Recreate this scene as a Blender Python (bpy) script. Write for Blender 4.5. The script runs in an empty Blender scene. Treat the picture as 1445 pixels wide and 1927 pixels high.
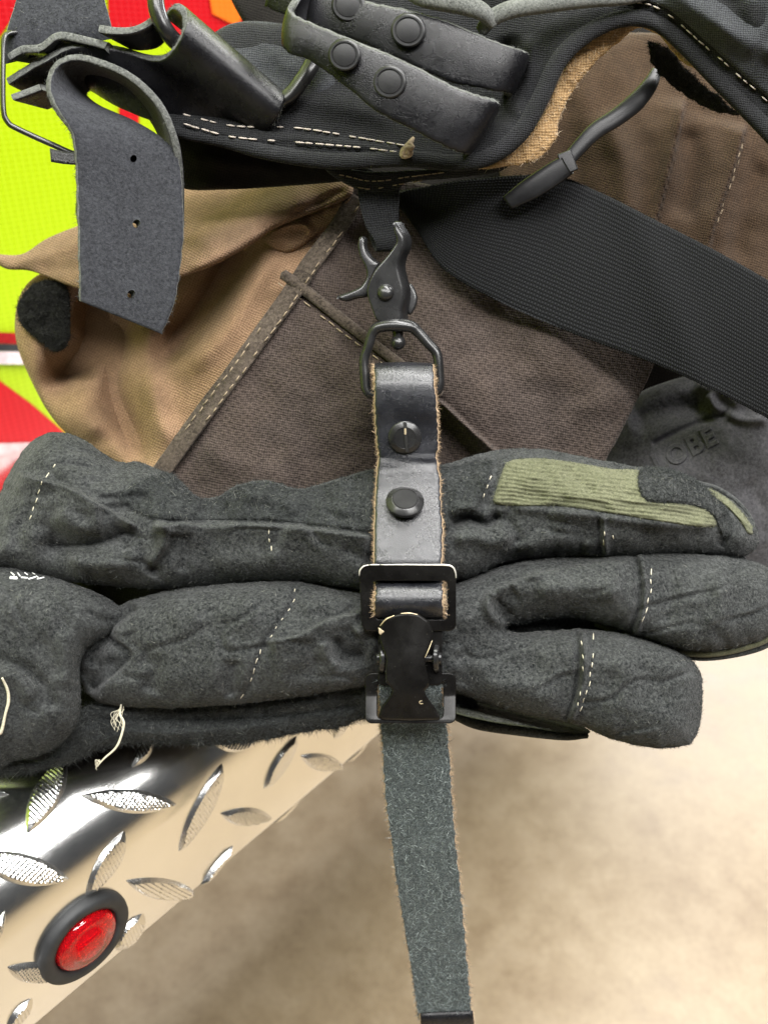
import bpy, bmesh, math, random
import numpy as np
from mathutils import Vector, Matrix
random.seed(7); RNG = np.random.default_rng(7)
SC = bpy.context.scene; COL = SC.collection
R = math.radians

# ------------------------------------------------------------------ camera
CAMZ, PITCH, FPX = 0.95, 30.0, 1500.0
cam_d = bpy.data.cameras.new('camera'); cam = bpy.data.objects.new('camera', cam_d); COL.objects.link(cam)
cam.location = (0, 0, CAMZ); cam.rotation_euler = (R(90-PITCH), 0, 0)
cam_d.sensor_fit = 'HORIZONTAL'; cam_d.sensor_width = 24.0; cam_d.lens = 24.0*FPX/1445.0
cam_d.clip_start = 0.01; cam_d.clip_end = 100
cam_d.dof.use_dof = True; cam_d.dof.focus_distance = 0.288; cam_d.dof.aperture_fstop = 8.5
SC.camera = cam
# ------------------------------------------------------------------ world and lamps
wd = bpy.data.worlds.new('World'); SC.world = wd; wd.use_nodes = True
wd.node_tree.nodes['Background'].inputs[0].default_value = (0.93, 0.96, 1.0, 1)
wd.node_tree.nodes['Background'].inputs[1].default_value = 0.065
def lamp(name, loc, target, power, sx, sy, col=(1, 1, 1)):
    l = bpy.data.lights.new(name, 'AREA'); l.shape = 'RECTANGLE'; l.size = sx; l.size_y = sy; l.energy = power; l.color = col
    o = bpy.data.objects.new(name, l); COL.objects.link(o); o.location = loc
    o.rotation_euler = (Vector(target)-Vector(loc)).to_track_quat('-Z', 'Y').to_euler(); return o
lamp('ceiling_or_fill_lamp', (-0.35, -0.75, 2.9), (-0.1, 0.3, 0.8), 80, 2.4, 0.45, (1, 0.985, 0.96))
lamp('ceiling_or_fill_lamp', (0.1, 0.55, 2.9), (0, 0.45, 0.8), 108, 2.4, 0.40, (1, 0.985, 0.96))
lamp('ceiling_or_fill_lamp', (1.5, 1.5, 2.9), (0.1, 0.4, 0.8), 72, 1.6, 0.40, (1, 0.985, 0.96))
lamp('ceiling_or_fill_lamp', (1.5, -0.9, 2.9), (1.0, -0.3, 0.0), 66, 1.6, 0.40, (1, 0.985, 0.96))  # added fill that brightens the floor mirrored in the step face
lamp('bay_door_light', (1.75, 3.3, 2.1), (0.6, 1.05, 0.0), 88, 1.5, 1.1, (0.97, 0.98, 1.0))
SC.view_settings.view_transform = 'Standard'; SC.view_settings.look = 'None'
SC.view_settings.exposure = 0.0; SC.view_settings.gamma = 1.0; SC.view_settings.use_curve_mapping = False

# ------------------------------------------------------------------ working space
# points are (x right, y down, Z towards the viewer), one unit = 0.2 mm at 0.30 m from the lens
cp, sp = math.cos(R(PITCH)), math.sin(R(PITCH))
def W(P):
    P = np.atleast_2d(np.asarray(P, float)); d = 0.30-P[:, 2]*0.0002
    a = (P[:, 0]-722.5)/FPX*d; b = -(P[:, 1]-963.5)/FPX*d
    return np.stack([a, b*sp+d*cp, CAMZ+b*cp-d*sp], 1)

def catmull(P, n, closed=False):
    P = np.asarray(P, float); m = len(P)
    if closed: Q = np.vstack([P[-1], P, P[0], P[1]]); segs = m
    else: Q = np.vstack([2*P[0]-P[1], P, 2*P[-1]-P[-2]]); segs = m-1
    t = np.linspace(0, segs, n, endpoint=not closed); i = np.minimum(t.astype(int), segs-1); f = (t-i)[:, None]
    a, b, c, d = Q[i], Q[i+1], Q[i+2], Q[i+3]
    return 0.5*((2*b)+(c-a)*f+(2*a-5*b+4*c-d)*f**2+(-a+3*b-3*c+d)*f**3)

def polydist(X, Y, P, closed):
    """distance, signed side and arc parameter of the nearest point on the polyline"""
    P = np.asarray(P, float)[:, :2]; A = P; B = np.roll(P, -1, 0)
    if not closed: A, B = P[:-1], P[1:]
    L = np.hypot(*(B-A).T)+1e-9; cum = np.concatenate([[0], np.cumsum(L)]); tot = cum[-1]
    best = np.full(X.shape, 1e18); side = np.zeros(X.shape); par = np.zeros(X.shape); nx = np.zeros(X.shape); ny = np.zeros(X.shape)
    for k in range(len(A)):
        ax, ay = A[k]; dx, dy = (B[k]-A[k])
        t = np.clip(((X-ax)*dx+(Y-ay)*dy)/L[k]**2, 0, 1); qx = ax+t*dx; qy = ay+t*dy
        d = (X-qx)**2+(Y-qy)**2; m = d < best
        best = np.where(m, d, best); par = np.where(m, (cum[k]+t*L[k])/tot, par)
        side = np.where(m, np.sign(dx*(Y-ay)-dy*(X-ax)), side); nx = np.where(m, qx, nx); ny = np.where(m, qy, ny)
    return np.sqrt(best), side, par, nx, ny

def inside(X, Y, P):
    c = np.zeros(X.shape, bool); n = len(P); j = n-1
    for i in range(n):
        xi, yi = P[i][:2]; xj, yj = P[j][:2]
        if yi != yj:
            c ^= ((yi > Y) != (yj > Y)) & (X < (xj-xi)*(Y-yi)/(yj-yi)+xi)
        j = i
    return c

_lat = RNG.random((257, 257))
def vnoise(X, Y, s, ox=0.0):
    x = X/s+ox*17.3; y = Y/s+ox*7.7; i = np.floor(x).astype(int); j = np.floor(y).astype(int)
    f = x-i; g = y-j; f = f*f*(3-2*f); g = g*g*(3-2*g); i %= 256; j %= 256
    a, b, c, d = _lat[i, j], _lat[i+1, j], _lat[i, j+1], _lat[i+1, j+1]
    return (a*(1-f)+b*f)*(1-g)+(c*(1-f)+d*f)*g-0.5

def tps(ctrl):
    if np.isscalar(ctrl): return lambda X, Y: np.full(np.shape(X), float(ctrl))
    C = np.asarray(ctrl, float); n = len(C); S = 100.0
    U = lambda r2: np.where(r2 > 1e-12, r2*np.log(r2+1e-12), 0)
    D = ((C[:, None, :2]-C[None, :, :2])/S)**2; K = U(D.sum(-1)); K += np.eye(n)*0.01
    A = np.zeros((n+3, n+3)); A[:n, :n] = K; A[:n, n] = 1; A[:n, n+1:] = C[:, :2]/S; A[n:, :n] = A[:n, n:].T
    w = np.linalg.solve(A, np.concatenate([C[:, 2], [0, 0, 0]]))
    def f(X, Y):
        X = np.asarray(X, float); Y = np.asarray(Y, float); z = w[n]+w[n+1]*X/S+w[n+2]*Y/S
        for k in range(n): z = z+w[k]*U(((X-C[k, 0])/S)**2+((Y-C[k, 1])/S)**2)
        return z
    return f

def stroke_val(X, Y, st):
    pts, amp, w = st[0], st[1], st[2]; kind = st[3] if len(st) > 3 else 'g'; tp = st[4] if len(st) > 4 else 0.18
    P = catmull(pts, max(12, len(pts)*6))
    d, side, par, _, _ = polydist(X, Y, P, False)
    f = np.minimum(1, np.minimum(par, 1-par)/tp) if tp > 0 else 1.0
    if tp > 0: f = f*f*(3-2*f); 
    if kind == 'g': return amp*f*np.exp(-(d/w)**2)
    if kind == 'c': return amp*f*np.exp(-d/w)
    sd = d*side
    if tp > 0: f = np.where((par <= 0) | (par >= 1), 0, f)
    if kind == 's': return amp*f*np.exp(-d/w)*0.5*(1+np.tanh(sd/1.6))      # raised on the right-hand side, falling away
    if kind == 'f': return amp*f*np.exp(-d/w)*np.tanh(sd/2.0)              # raised one side, sunk on the other
    return 0

# ------------------------------------------------------------------ mesh output
def mkmesh(name, verts, faces, mats, fmat=None, uv=None, smooth=True, parent=None, world=False, origin=None):
    V = np.asarray(verts, float) if world else W(verts)
    o_loc = np.array(parent.matrix_world.translation if parent else (origin if origin is not None else (V.min(0)+V.max(0))/2))
    org = abs_loc.get(parent.name, o_loc) if parent else o_loc
    me = bpy.data.meshes.new(name)
    if isinstance(faces, np.ndarray):
        k = faces.shape[1]; me.vertices.add(len(V)); me.vertices.foreach_set('co', (V-org).ravel())
        me.loops.add(faces.size); me.loops.foreach_set('vertex_index', faces.astype(np.int32).ravel())
        me.polygons.add(len(faces)); me.polygons.foreach_set('loop_start', np.arange(0, faces.size, k, dtype=np.int32))
        me.update(calc_edges=True)
    else:
        me.from_pydata((V-org).tolist(), [], [list(f) for f in faces])
    if not isinstance(mats, (list, tuple)): mats = [mats]
    for m in mats: me.materials.append(m)
    if fmat is not None: me.polygons.foreach_set('material_index', np.asarray(fmat, np.int32))
    if uv is not None:
        l = me.uv_layers.new(name='UVMap'); idx = np.zeros(len(me.loops), np.int32); me.loops.foreach_get('vertex_index', idx)
        l.data.foreach_set('uv', np.asarray(uv, float)[idx].ravel())
    me.polygons.foreach_set('use_smooth', np.full(len(me.polygons), bool(smooth)))
    me.validate(); me.update()
    o = bpy.data.objects.new(name, me); COL.objects.link(o)
    if parent: o.parent = parent; abs_loc[o.name] = org
    else: o.location = org; abs_loc[o.name] = org
    return o
abs_loc = {}
def thing(name, label, cat, base, group=None):
    o = bpy.data.objects.new(name, None); COL.objects.link(o); loc = W([base])[0]; o.location = loc; abs_loc[o.name] = loc
    o.empty_display_size = 0.02; o['label'] = label; o['category'] = cat
    if group: o['group'] = group
    bpy.context.view_layer.update(); return o
def sub(parent, name):          # an empty part that holds sub-parts
    o = bpy.data.objects.new(name, None); COL.objects.link(o); o.parent = parent; o.empty_display_size = 0.01; abs_loc[o.name] = abs_loc[parent.name]; return o
def tag(o, label, cat, group=None, kind=None):
    if label: o['label'] = label
    if cat: o['category'] = cat
    if group: o['group'] = group
    if kind: o['kind'] = kind
    return o

def fibres(Pw, N, n, ln, wd_, lay=0.35, comb=(0, 0, 0), curl=0.5):
    """tiny tapering fibres on world points Pw with normals N"""
    k = RNG.integers(0, len(Pw), n) if n != len(Pw) else np.arange(n)
    p = Pw[k]; nn = N[k]; r = RNG.normal(size=(n, 3)); r -= (r*nn).sum(1, keepdims=True)*nn; r /= np.linalg.norm(r, axis=1, keepdims=True)+1e-9
    L = ln*(0.4+RNG.random((n, 1))**1.5*1.2); d = nn*lay+r*0.8+np.asarray(comb)[None]; d /= np.linalg.norm(d, axis=1, keepdims=True)
    side = np.cross(d, RNG.normal(size=(n, 3))); side /= np.linalg.norm(side, axis=1, keepdims=True)+1e-9; side *= wd_
    bend = RNG.normal(size=(n, 3))*curl*L
    m = p+d*L*0.55+bend*0.25; t = p+d*L+bend*0.6+nn*0
    V = np.stack([p-side-nn*wd_, p+side-nn*wd_, m+side*0.8, m-side*0.8, t+side*0.2, t-side*0.2], 1).reshape(-1, 3)
    b = np.arange(n)[:, None]*6
    F = np.concatenate([b+np.array([0, 1, 2, 3]), b+np.array([3, 2, 4, 5])], 0)
    return V, F

class Soft:
    """a filled outline given real thickness: rounded towards its edge, with folds, closed at the back"""
    def __init__(s, outline, R_=60, T=60, base=0, strokes=(), step=3.0, back=None, noise=((60, 6), (22, 2.5)), smooth_outline=True,
                 blur=4, extra=None, power=0.5, wob=0.0):
        P = catmull(outline, max(40, len(outline)*7), True) if smooth_outline else np.asarray(outline, float)
        if not smooth_outline:
            Q = []
            for i in range(len(P)):
                a, b = P[i], P[(i+1) % len(P)]; n = max(1, int(np.hypot(*(b-a))/12))
                for k in range(n): Q.append(a+(b-a)*k/n)
            P = np.array(Q)
        if wob: P = P+np.stack([vnoise(P[:, 0], P[:, 1], 9, 3), vnoise(P[:, 0], P[:, 1], 9, 5)], 1)*wob
        s.P = P; s.basef = tps(base); s.strokes = strokes; s.noise = noise; s.extra = extra; s.R = R_; s.T = T
        x0, y0 = P.min(0)-step; x1, y1 = P.max(0)+step*2
        xs = np.arange(x0, x1, step); ys = np.arange(y0, y1, step); X, Y = np.meshgrid(xs, ys, indexing='ij')
        ins = inside(X, Y, P); dist, _, _, nx, ny = polydist(X, Y, P, True)
        dist = np.where(ins, dist, 0)
        cell = ins[:-1, :-1] | ins[1:, :-1] | ins[:-1, 1:] | ins[1:, 1:]
        used = np.zeros(X.shape, bool); used[:-1, :-1] |= cell; used[1:, :-1] |= cell; used[:-1, 1:] |= cell; used[1:, 1:] |= cell
        gx = np.where(ins, X, nx); gy = np.where(ins, Y, ny)
        prof = lambda dd: (1-(1-np.clip(dd/R_, 0, 1))**2)**power
        h = prof(dist); h0 = h.copy()
        for _ in range(blur):
            hp = np.pad(h, 1, mode='edge'); a = (hp[:-2, 1:-1]+hp[2:, 1:-1]+hp[1:-1, :-2]+hp[1:-1, 2:]+4*hp[1:-1, 1:-1])/8
            wgt = np.clip((dist-step)/(3*step), 0, 1); h = h*(1-wgt)+a*wgt
        bz = s.basef(gx, gy); fade = np.clip(dist/6.0, 0, 1); fade = fade*fade*(3-2*fade)
        d = np.zeros(X.shape)
        for st in strokes: d += stroke_val(gx, gy, st)
        for k, (sc, am) in enumerate(noise): d += vnoise(gx, gy, sc, k+1)*2*am
        if extra: d += extra(gx, gy, dist)
        Z = bz+h*T+d*fade
        Tb = T if back is None else back
        Zb = bz-h*Tb-0.01+d*0*fade
        s.X, s.Y, s.Z, s.x0, s.y0, s.step = gx, gy, Z, xs[0], ys[0], step; s.used = used; s.ins = ins; s.dist = dist
        idx = -np.ones(X.shape, int); idx[used] = np.arange(used.sum()); nf = used.sum()
        s.nf = nf
        V = np.stack([gx[used], gy[used], Z[used]], 1)
        inn = used & ins; idb = idx.copy(); idb[inn] = nf+np.arange(inn.sum())
        Vb = np.stack([gx[inn], gy[inn], Zb[inn]], 1)
        ii, jj = np.nonzero(cell)
        Ff = np.stack([idx[ii, jj], idx[ii, jj+1], idx[ii+1, jj+1], idx[ii+1, jj]], 1)
        Fb = np.stack([idb[ii, jj], idb[ii+1, jj], idb[ii+1, jj+1], idb[ii, jj+1]], 1)
        s.V = np.vstack([V, Vb]); s.F = np.vstack([Ff, Fb]); s.nff = len(Ff)
    def z(s, x, y):
        x = np.asarray(x, float); y = np.asarray(y, float)
        i = (x-s.x0)/s.step; j = (y-s.y0)/s.step
        i = np.clip(i, 0, s.Z.shape[0]-1.01); j = np.clip(j, 0, s.Z.shape[1]-1.01); a = i.astype(int); b = j.astype(int); f = i-a; g = j-b
        Z = s.Z; return (Z[a, b]*(1-f)+Z[a+1, b]*f)*(1-g)+(Z[a, b+1]*(1-f)+Z[a+1, b+1]*f)*g
    def make(s, name, mat, parent=None, fuzz=0, flen=10, fw=0.6, fmat=None, lay=0.35, comb=(0, 0, 0), origin=None, edge=0, elen=None, curl=.5):
        Vw = W(s.V); F = s.F; uv = s.V[:, :2]/100.0; fm = np.zeros(len(F), int)
        if fuzz or edge:
            q = Vw[s.F[:s.nff]]; nrm = np.cross(q[:, 2]-q[:, 0], q[:, 3]-q[:, 1]); ar = np.linalg.norm(nrm, axis=1); ok = ar > 1e-12
            cen = s.V[s.F[:s.nff]].mean(1)
            cd, _, _, _, _ = polydist(cen[:, 0], cen[:, 1], s.P, True) if edge else (np.zeros(len(cen)), 0, 0, 0, 0)
            view = np.array([0, cp, -sp]); sgn = np.sign(-(nrm@view))[:, None]; sgn[sgn == 0] = 1; nrm = nrm*sgn/(ar[:, None]+1e-15)
            Vs, Fs = [Vw], [F]; off = len(Vw)
            for n, sel, ll in ((fuzz, ok, flen), (edge, ok & (cd < 9), elen or flen)):
                if not n: continue
                kk = np.nonzero(sel)[0]; p = ar[kk]/ar[kk].sum(); k = RNG.choice(kk, n, p=p)
                a, b = RNG.random((n, 1)), RNG.random((n, 1)); qq = q[k]
                pt = (qq[:, 0]*(1-a)+qq[:, 3]*a)*(1-b)+(qq[:, 1]*(1-a)+qq[:, 2]*a)*b
                fv, ff = fibres(pt, nrm[k], n, ll*2e-4, fw*1e-4, lay, comb, curl)
                Vs.append(fv); Fs.append(ff+off); off += len(fv)
            Vw = np.vstack(Vs); F2 = np.vstack(Fs); fm = np.concatenate([np.zeros(len(F), int), np.ones(len(F2)-len(F), int)]); F = F2
            uv = np.vstack([uv, np.zeros((len(Vw)-len(uv), 2))])
        return mkmesh(name, Vw, F, [mat, fmat or mat], fm, uv, True, parent, world=True, origin=origin)

class Cover(Soft):
    """a patch sewn on a soft body: follows its surface, a little proud of it"""
    def __init__(s, outline, body, proud, R_=8, step=2.0, extra=None, noise=((20, 1.0),), strokes=(), wob=0, sm=True):
        super().__init__(outline, R_, proud, 0, strokes, step, 1, noise, sm, 1, extra, .5, wob)
        bzf = body.z(s.V[:s.nf, 0], s.V[:s.nf, 1]); s.V[:s.nf, 2] += bzf; s.V[s.nf:, 2] += body.z(s.V[s.nf:, 0], s.V[s.nf:, 1])-6
        s.Z = s.Z+body.z(s.X, s.Y)
def ribbon(name, L, Rr, th, mat, parent=None, n=80, nu=10, flip=1, emat=None, crown=0.0, rough=0.0, fz=0, fzl=8, extra=None, fmat=None, bmat=None, face_fz=0, face_len=6, origin=None, fw=.6):
    L = catmull(L, n); Q = catmull(Rr, n); c = (L+Q)/2
    tan = np.gradient(c, axis=0); tan /= np.linalg.norm(tan, axis=1, keepdims=True); ac = Q-L; wd2 = np.linalg.norm(ac, axis=1, keepdims=True); acn = ac/wd2
    nr = np.cross(tan, acn)*flip; nr /= np.linalg.norm(nr, axis=1, keepdims=True)
    h = th/2; us = np.linspace(0, 1, nu); rows = []; uvs = []; kinds = []
    e = min(0.06, 0.35*th/np.median(wd2))
    if rough:
        jl = (vnoise(np.arange(n)*4.0, np.zeros(n), 6, 2)*rough)[:, None]*acn; jr = (vnoise(np.arange(n)*4.0, np.zeros(n)+50, 6, 4)*rough)[:, None]*acn
        L = L+jl; Q = Q+jr; ac = Q-L
    arc = np.concatenate([[0], np.cumsum(np.linalg.norm(np.diff(c, axis=0), axis=1))])
    def row(u, off, k):
        ex = extra(arc, np.full(n, u)) if (extra and k == 0) else 0
        rows.append(L+ac*u+nr*np.reshape(off+crown*math.sin(math.pi*min(1, max(0, u)))+ex, (-1, 1))); uvs.append(np.stack([arc/100, np.full(n, u)*np.median(wd2)/100], 1)); kinds.append(k)
    row(e*0.25, h*0.86, 0)
    for u in us: row(e+u*(1-2*e), h, 0)
    row(1-e*0.25, h*0.86, 0)
    row(1, 0.45*h, 1); row(1, -0.45*h, 1); row(1-e*0.25, -h*0.86, 2)
    for u in us[::-1]: row(e+u*(1-2*e), -h, 2)
    row(e*0.25, -h*0.86, 2); row(0, -0.45*h, 1); row(0, 0.45*h, 1)
    m = len(rows); V = np.stack(rows, 1).reshape(-1, 3); uv = np.stack(uvs, 1).reshape(-1, 2); F = []; fm = []
    for j in range(m):
        j2 = (j+1) % m; k = 1 if (kinds[j] == 1 or kinds[j2] == 1) else (2 if kinds[j] == 2 else 0)
        i = np.arange(n-1); F.append(np.stack([i*m+j, (i+1)*m+j, (i+1)*m+j2, i*m+j2], 1)); fm += [k]*(n-1)
    F = np.vstack(F)
    # end caps as quads strips (front row k to back row mirrored)
    capq = []
    nfr = nu+2
    for base_i in (0, (n-1)*m):
        fr = list(range(nfr)); bk = [m-3-k for k in range(nfr)]
        for k in range(nfr-1): capq.append([base_i+fr[k], base_i+fr[k+1], base_i+bk[k+1], base_i+bk[k]]); fm.append(1)
    F = np.vstack([F, np.array(capq)])
    Vw = W(V)
    if fz or face_fz:
        off = len(Vw); Vs = [Vw]; Fs = [F]
        if fz:
            i = RNG.integers(0, n-1, fz); f = RNG.random((fz, 1)); s = RNG.random(fz) < 0.5; E = np.where(s[:, None], L[i]*(1-f)+L[i+1]*f, Q[i]*(1-f)+Q[i+1]*f)
            E = E+nr[i]*(RNG.random((fz, 1))-0.5)*th*0.8; N = np.where(s[:, None], -acn[i], acn[i]); N = W(E+N)-W(E); N /= np.linalg.norm(N, axis=1, keepdims=True)
            fv, ff = fibres(W(E), N, fz, fzl*2e-4, fw*1e-4, 0.7); Vs.append(fv); Fs.append(ff+off); off += len(fv); fm += [3]*len(ff)
        if face_fz:
            i = RNG.integers(0, n-1, face_fz); f = RNG.random((face_fz, 1)); u = RNG.random((face_fz, 1)); E = (L[i]+ac[i]*u)*(1-f)+(L[i+1]+ac[i+1]*u)*f+nr[i]*(h+crown*np.sin(np.pi*u))
            N = W(E+nr[i])-W(E); N /= np.linalg.norm(N, axis=1, keepdims=True)
            fv, ff = fibres(W(E), N, face_fz, face_len*2e-4, fw*1e-4, 0.25); Vs.append(fv); Fs.append(ff+off); off += len(fv); fm += [4]*len(ff)
        Vw = np.vstack(Vs); F = np.vstack(Fs); uv = np.vstack([uv, np.zeros((len(Vw)-len(uv), 2))])
    return mkmesh(name, Vw, F, [mat, emat or mat, bmat or mat, emat or mat, fmat or mat], fm, uv, True, parent, world=True, origin=origin)

def tube_geo(path, rad, seg=12, n=None, closed=False, flat=1.0):
    path = np.asarray(path, float); n = n or len(path)*6
    P = catmull(path, n, closed); rad = np.interp(np.linspace(0, 1, n), np.linspace(0, 1, len(rad)), rad) if np.ndim(rad) else np.full(n, float(rad))
    T = (np.roll(P, -1, 0)-np.roll(P, 1, 0)) if closed else np.gradient(P, axis=0); T /= np.linalg.norm(T, axis=1, keepdims=True)+1e-12
    a = np.array([0, 0, 1.0]) if abs(T[0, 2]) < 0.9 else np.array([1.0, 0, 0]); N = np.zeros_like(P); v = a-T[0]*(a@T[0]); N[0] = v/np.linalg.norm(v)
    for i in range(1, n): v = N[i-1]-T[i]*(N[i-1]@T[i]); N[i] = v/np.linalg.norm(v)
    B = np.cross(T, N); th = np.linspace(0, 2*np.pi, seg, endpoint=False)
    V = (P[:, None]+rad[:, None, None]*(np.cos(th)[None, :, None]*N[:, None]*flat+np.sin(th)[None, :, None]*B[:, None])).reshape(-1, 3)
    F = []
    for i in range(n if closed else n-1):
        i2 = (i+1) % n
        for j in range(seg): j2 = (j+1) % seg; F.append((i*seg+j, i*seg+j2, i2*seg+j2, i2*seg+j))
    if not closed:
        V = np.vstack([V, P[0]-T[0]*rad[0]*0.4, P[-1]+T[-1]*rad[-1]*0.4]); c0 = len(V)-2
        for j in range(seg): j2 = (j+1) % seg; F.append((c0, j2, j, j)); F.append((c0+1, (n-1)*seg+j, (n-1)*seg+j2, (n-1)*seg+j2))
        F = [f if f[2] != f[3] else f[:3] for f in F]
    return V, F
def merge(gs):
    V, F, o = [], [], 0
    for v, f in gs:
        V.append(np.asarray(v)); F += [tuple(int(k)+o for k in q) for q in f]; o += len(v)
    return np.vstack(V), F
def tube(name, path, rad, mat, parent=None, seg=12, n=None, closed=False, flat=1.0, origin=None):
    V, F = tube_geo(path, rad, seg, n, closed, flat); return mkmesh(name, V, F, mat, None, V[:, :2]/100, True, parent, origin=origin)

def stitches(name, paths, zf, mat, parent, ln=14, gap=7, r=1.6, lift=0.2, jit=1.6):
    for p in paths:
        gs = []; P = catmull(p, 200); a = np.concatenate([[0], np.cumsum(np.hypot(*np.diff(P[:, :2], axis=0).T))]); s = 0
        while s+ln < a[-1]:
            if random.random() < .10: s += ln+gap; continue
            L1 = ln*random.uniform(0.8, 1.15); t = np.linspace(s, s+L1, 5); x = np.interp(t, a, P[:, 0]); y = np.interp(t, a, P[:, 1])
            x += random.uniform(-jit, jit)+np.linspace(-1, 1, 5)*random.uniform(-jit, jit)*0.5; z = (zf(x, y) if zf else np.interp(t, a, P[:, 2]))+lift+np.array([-1.6, .2, .5, .2, -1.6])*r*0.7
            gs.append(tube_geo(np.stack([x, y, z], 1), [r*.7, r, r, r, r*.7], 6, 7)); s += L1+gap*random.uniform(.8, 1.2)
        V, F = merge(gs); mkmesh(name, V, F, mat, None, None, True, parent)

def plate(name, outer, holes, zf, th, bev, mat, parent, smooth_o=False, res=3, fn=None, cuts=()):
    cu = bpy.data.curves.new('c', 'CURVE'); cu.dimensions = '2D'; cu.fill_mode = 'BOTH'; cu.extrude = max(0.01, th/2-bev); cu.bevel_depth = bev; cu.bevel_resolution = res
    cu.offset = -bev
    for k, pl in enumerate([outer]+list(holes)):
        P = catmull(pl, len(pl)*6, True) if smooth_o else np.asarray(pl, float)
        s = cu.splines.new('POLY'); s.points.add(len(P)-1); s.use_cyclic_u = True
        for i, q in enumerate(P): s.points[i].co = (q[0], -q[1], 0, 1)
    ob = bpy.data.objects.new('tmp', cu); COL.objects.link(ob); dg = bpy.context.evaluated_depsgraph_get()
    me = bpy.data.meshes.new_from_object(ob.evaluated_get(dg)); bpy.data.objects.remove(ob)
    if len(cuts):
        bm = bmesh.new(); bm.from_mesh(me)
        for yc in cuts: bmesh.ops.bisect_plane(bm, geom=bm.verts[:]+bm.edges[:]+bm.faces[:], plane_co=(0, -yc, 0), plane_no=(0, 1, 0))
        bm.to_mesh(me); bm.free()
    V = np.array([v.co[:] for v in me.vertices]); V[:, 1] *= -1; F = [tuple(p.vertices) for p in me.polygons]; bpy.data.meshes.remove(me)
    V[:, 2] += zf(V[:, 0], V[:, 1])
    if fn: V = fn(V)
    o = mkmesh(name, V, F, mat, None, V[:, :2]/100, False, parent)
    bm = bmesh.new(); bm.from_mesh(o.data); bmesh.ops.remove_doubles(bm, verts=bm.verts, dist=1e-6); bmesh.ops.recalc_face_normals(bm, faces=bm.faces)
    bm.to_mesh(o.data); bm.free(); o.data.polygons.foreach_set('use_smooth', [True]*len(o.data.polygons)); o.data.set_sharp_from_angle(angle=R(35)); return o

def rrect(x0, y0, x1, y1, r, n=6):
    P = []
    for cx, cy, a0 in ((x1-r, y0+r, -90), (x1-r, y1-r, 0), (x0+r, y1-r, 90), (x0+r, y0+r, 180)):
        for k in range(n+1): a = R(a0+90*k/n); P.append((cx+r*math.cos(a), cy+r*math.sin(a)))
    return P

def lathe_geo(prof, c, nrm, seg=48, sx=1.0):
    c = np.array(c, float); nrm = np.array(nrm, float); nrm /= np.linalg.norm(nrm); a = np.cross(nrm, [0, 1.0, 0]); a /= np.linalg.norm(a); b = np.cross(nrm, a)
    th = np.linspace(0, 2*np.pi, seg, endpoint=False); V = []
    for r, z in prof: V.append(c+nrm*z+r*(np.cos(th)[:, None]*a*sx+np.sin(th)[:, None]*b))
    V = np.vstack(V); F = []
    for i in range(len(prof)-1):
        for j in range(seg): j2 = (j+1) % seg; F.append((i*seg+j, i*seg+j2, (i+1)*seg+j2, (i+1)*seg+j))
    F.append(tuple(range(seg))[::-1]); F.append(tuple((len(prof)-1)*seg+j for j in range(seg))); return V, F
def lathe(name, prof, c, nrm, mat, parent, seg=48, sharp=40):
    V, F = lathe_geo(prof, c, nrm, seg); o = mkmesh(name, V, F, mat, None, V[:, :2]/100, True, parent); o.data.set_sharp_from_angle(angle=R(sharp)); return o

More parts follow.
